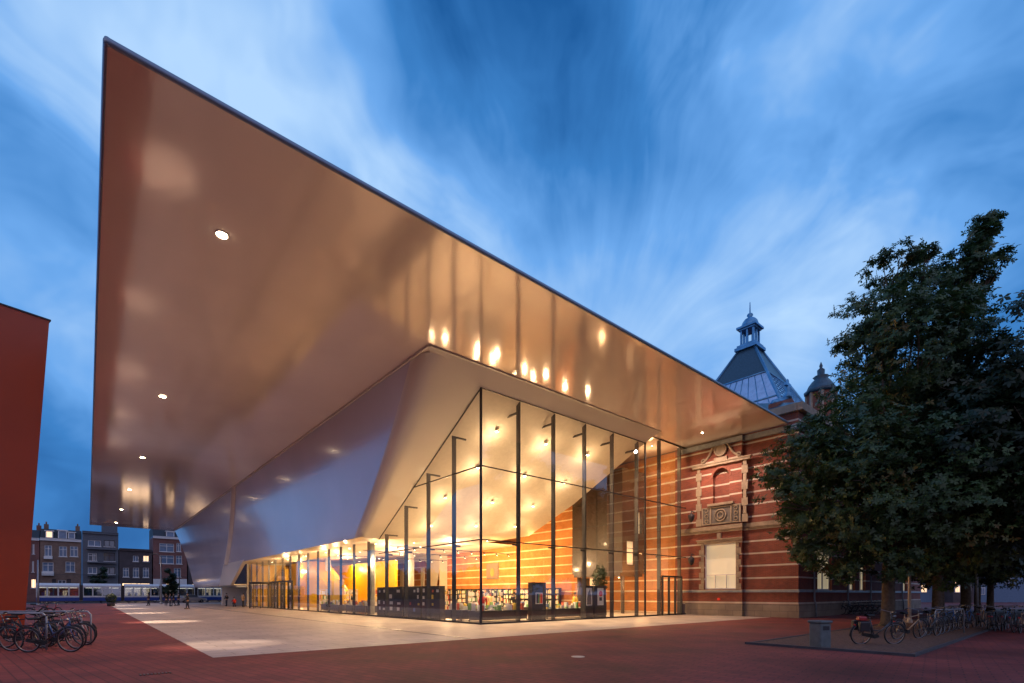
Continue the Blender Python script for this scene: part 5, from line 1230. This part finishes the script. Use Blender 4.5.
x_, y_ = at2(250, .9); person(x_, y_, R(30), 'person in an orange coat just inside the glass wall', ornge, jean, .1)
x_, y_ = XY(8.6, 4.1); person(x_, y_, R(100), 'person in a dark top standing between the bookshop tables', blk, jean, .05)
for k, (pu, pv, tp2, lb) in enumerate(((2.7, 3.4, 'red', 'person in a red coat at the table right inside the glass corner'), (5.4, 3.6, 'blk', 'person in a black coat behind the front book table'), (6.9, 8.2, 'tan', 'person in a tan coat deep among the book tables'), (3.4, 12.0, 'blk', 'person in black browsing near the long glass wall'), (12.8, 4.3, 'blk', 'person in black standing behind the till desk'), (4.2, 26.5, 'jean', 'person in blue denim walking inside near the entrance doors'))):
    x_, y_ = XY(pu, pv); o_p = person(x_, y_, random.random()*6.28, lb, {'red': red, 'blk': blk, 'tan': tan, 'jean': jean}[tp2], jean, .06); o_p.location.z = .03
x_, y_ = XY(U_at(3.2, 575), 3.2); person(x_, y_, R(200), 'person with a yellow top browsing behind the entrance glass', mat('yellow_top', (.7, .45, .05), .7), blk, .05)
# dark round bush at the far end of the red paving
x_, y_ = (111-CX)/F*66, 66; e = empty('round_bush', x_, y_, 0, 0, 'dark clipped bush in a tub at the far end of the red paving', 'bush'); g = MB(); g.lathe([(.4, 0), (.5, .5), (.44, .5)], 0, 0, 14); g.build('tub', M['kerb'], e)
foliage('leaves', M['leaf2'], [(Vector((d.x*.55, d.y*.55, 1.05+d.z*.6)), d, .2) for d in [Vector((random.gauss(0, 1), random.gauss(0, 1), random.gauss(0, 1))).normalized() for _ in range(260)]], .16, e)
# ---------------------------------------------------------------- parked car beyond the square
def car(x_, y_, rz, label, paint):
    e = empty('parked_car', x_, y_, 0, rz, label, 'car'); g = MB(); L_ = 4.2; w_ = 1.7
    prof = [(-2.1, .3), (-2.1, .75), (-1.95, .95), (-1.6, 1.0), (-1.1, 1.42), (.3, 1.46), (1.0, 1.0), (1.9, .85), (2.1, .6), (2.1, .3)]
    lo = [(-2.1, .3), (-2.12, .7), (-1.98, .95), (-1.5, .98), (1.0, .98), (1.85, .86), (2.1, .62), (2.1, .3)]
    g.prism([(p[0], -w_/2, p[1]) for p in lo], (0, w_, 0)); bev(g.build('body', paint, e), .06, 3)
    g = MB(); tp_ = [(-1.5, .981, .8), (-1.1, 1.42, .66), (.25, 1.44, .66), (.95, .981, .8)]
    vs = [(p[0], -p[2], p[1]) for p in tp_]+[(p[0], p[2], p[1]) for p in tp_]; g.add(vs, [(0, 1, 5, 4), (2, 3, 7, 6), (0, 3, 2, 1), (4, 5, 6, 7)]); g.build('windows', M['dimglass'], e)
    g = MB(); g.box(-1.12, .28, -.67, .67, 1.425, 1.47); bev(g.build('roof', paint, e), .02)
    for a_ in (-1.3, 1.25):
        for b_ in (-.82, .82): g = MB(); g.ring((a_, b_, .31), .22, .09, 'y', 20, 8); wh = g.build('wheel', M['rubber'], e); g = MB(); g.tube([(a_, b_-.05, .31), (a_, b_+.05, .31)], .17, 12); g.build('rim', M['chrome'], wh)
    for b_ in (-.6, .6): g = MB(); g.box(2.08, 2.12, b_-.15, b_+.15, .6, .74); g.build('headlight', M['white'], e); g = MB(); g.box(-2.14, -2.09, b_-.15, b_+.15, .68, .85); g.build('tail_light', M['redplastic'], e)
x_, y_ = XY(*( U_at(87.5, 193), 87.5)); car(x_, y_, TH, 'silver car parked at the far end of the pale paving', mat('silver_paint', (.5, .5, .52), .3, metal=.6, coat=.6))
# low white wall and ticket booth beneath the far end of the shell
g = MB(); g.box(-1.0, 2.5, 60, 60.3, 0, 2.6); solo(g, 'white_screen_wall', M['white_in'], 0, 60, 'low white wall standing under the far end of the shell', 'wall')
print('objects', len(bpy.data.objects))
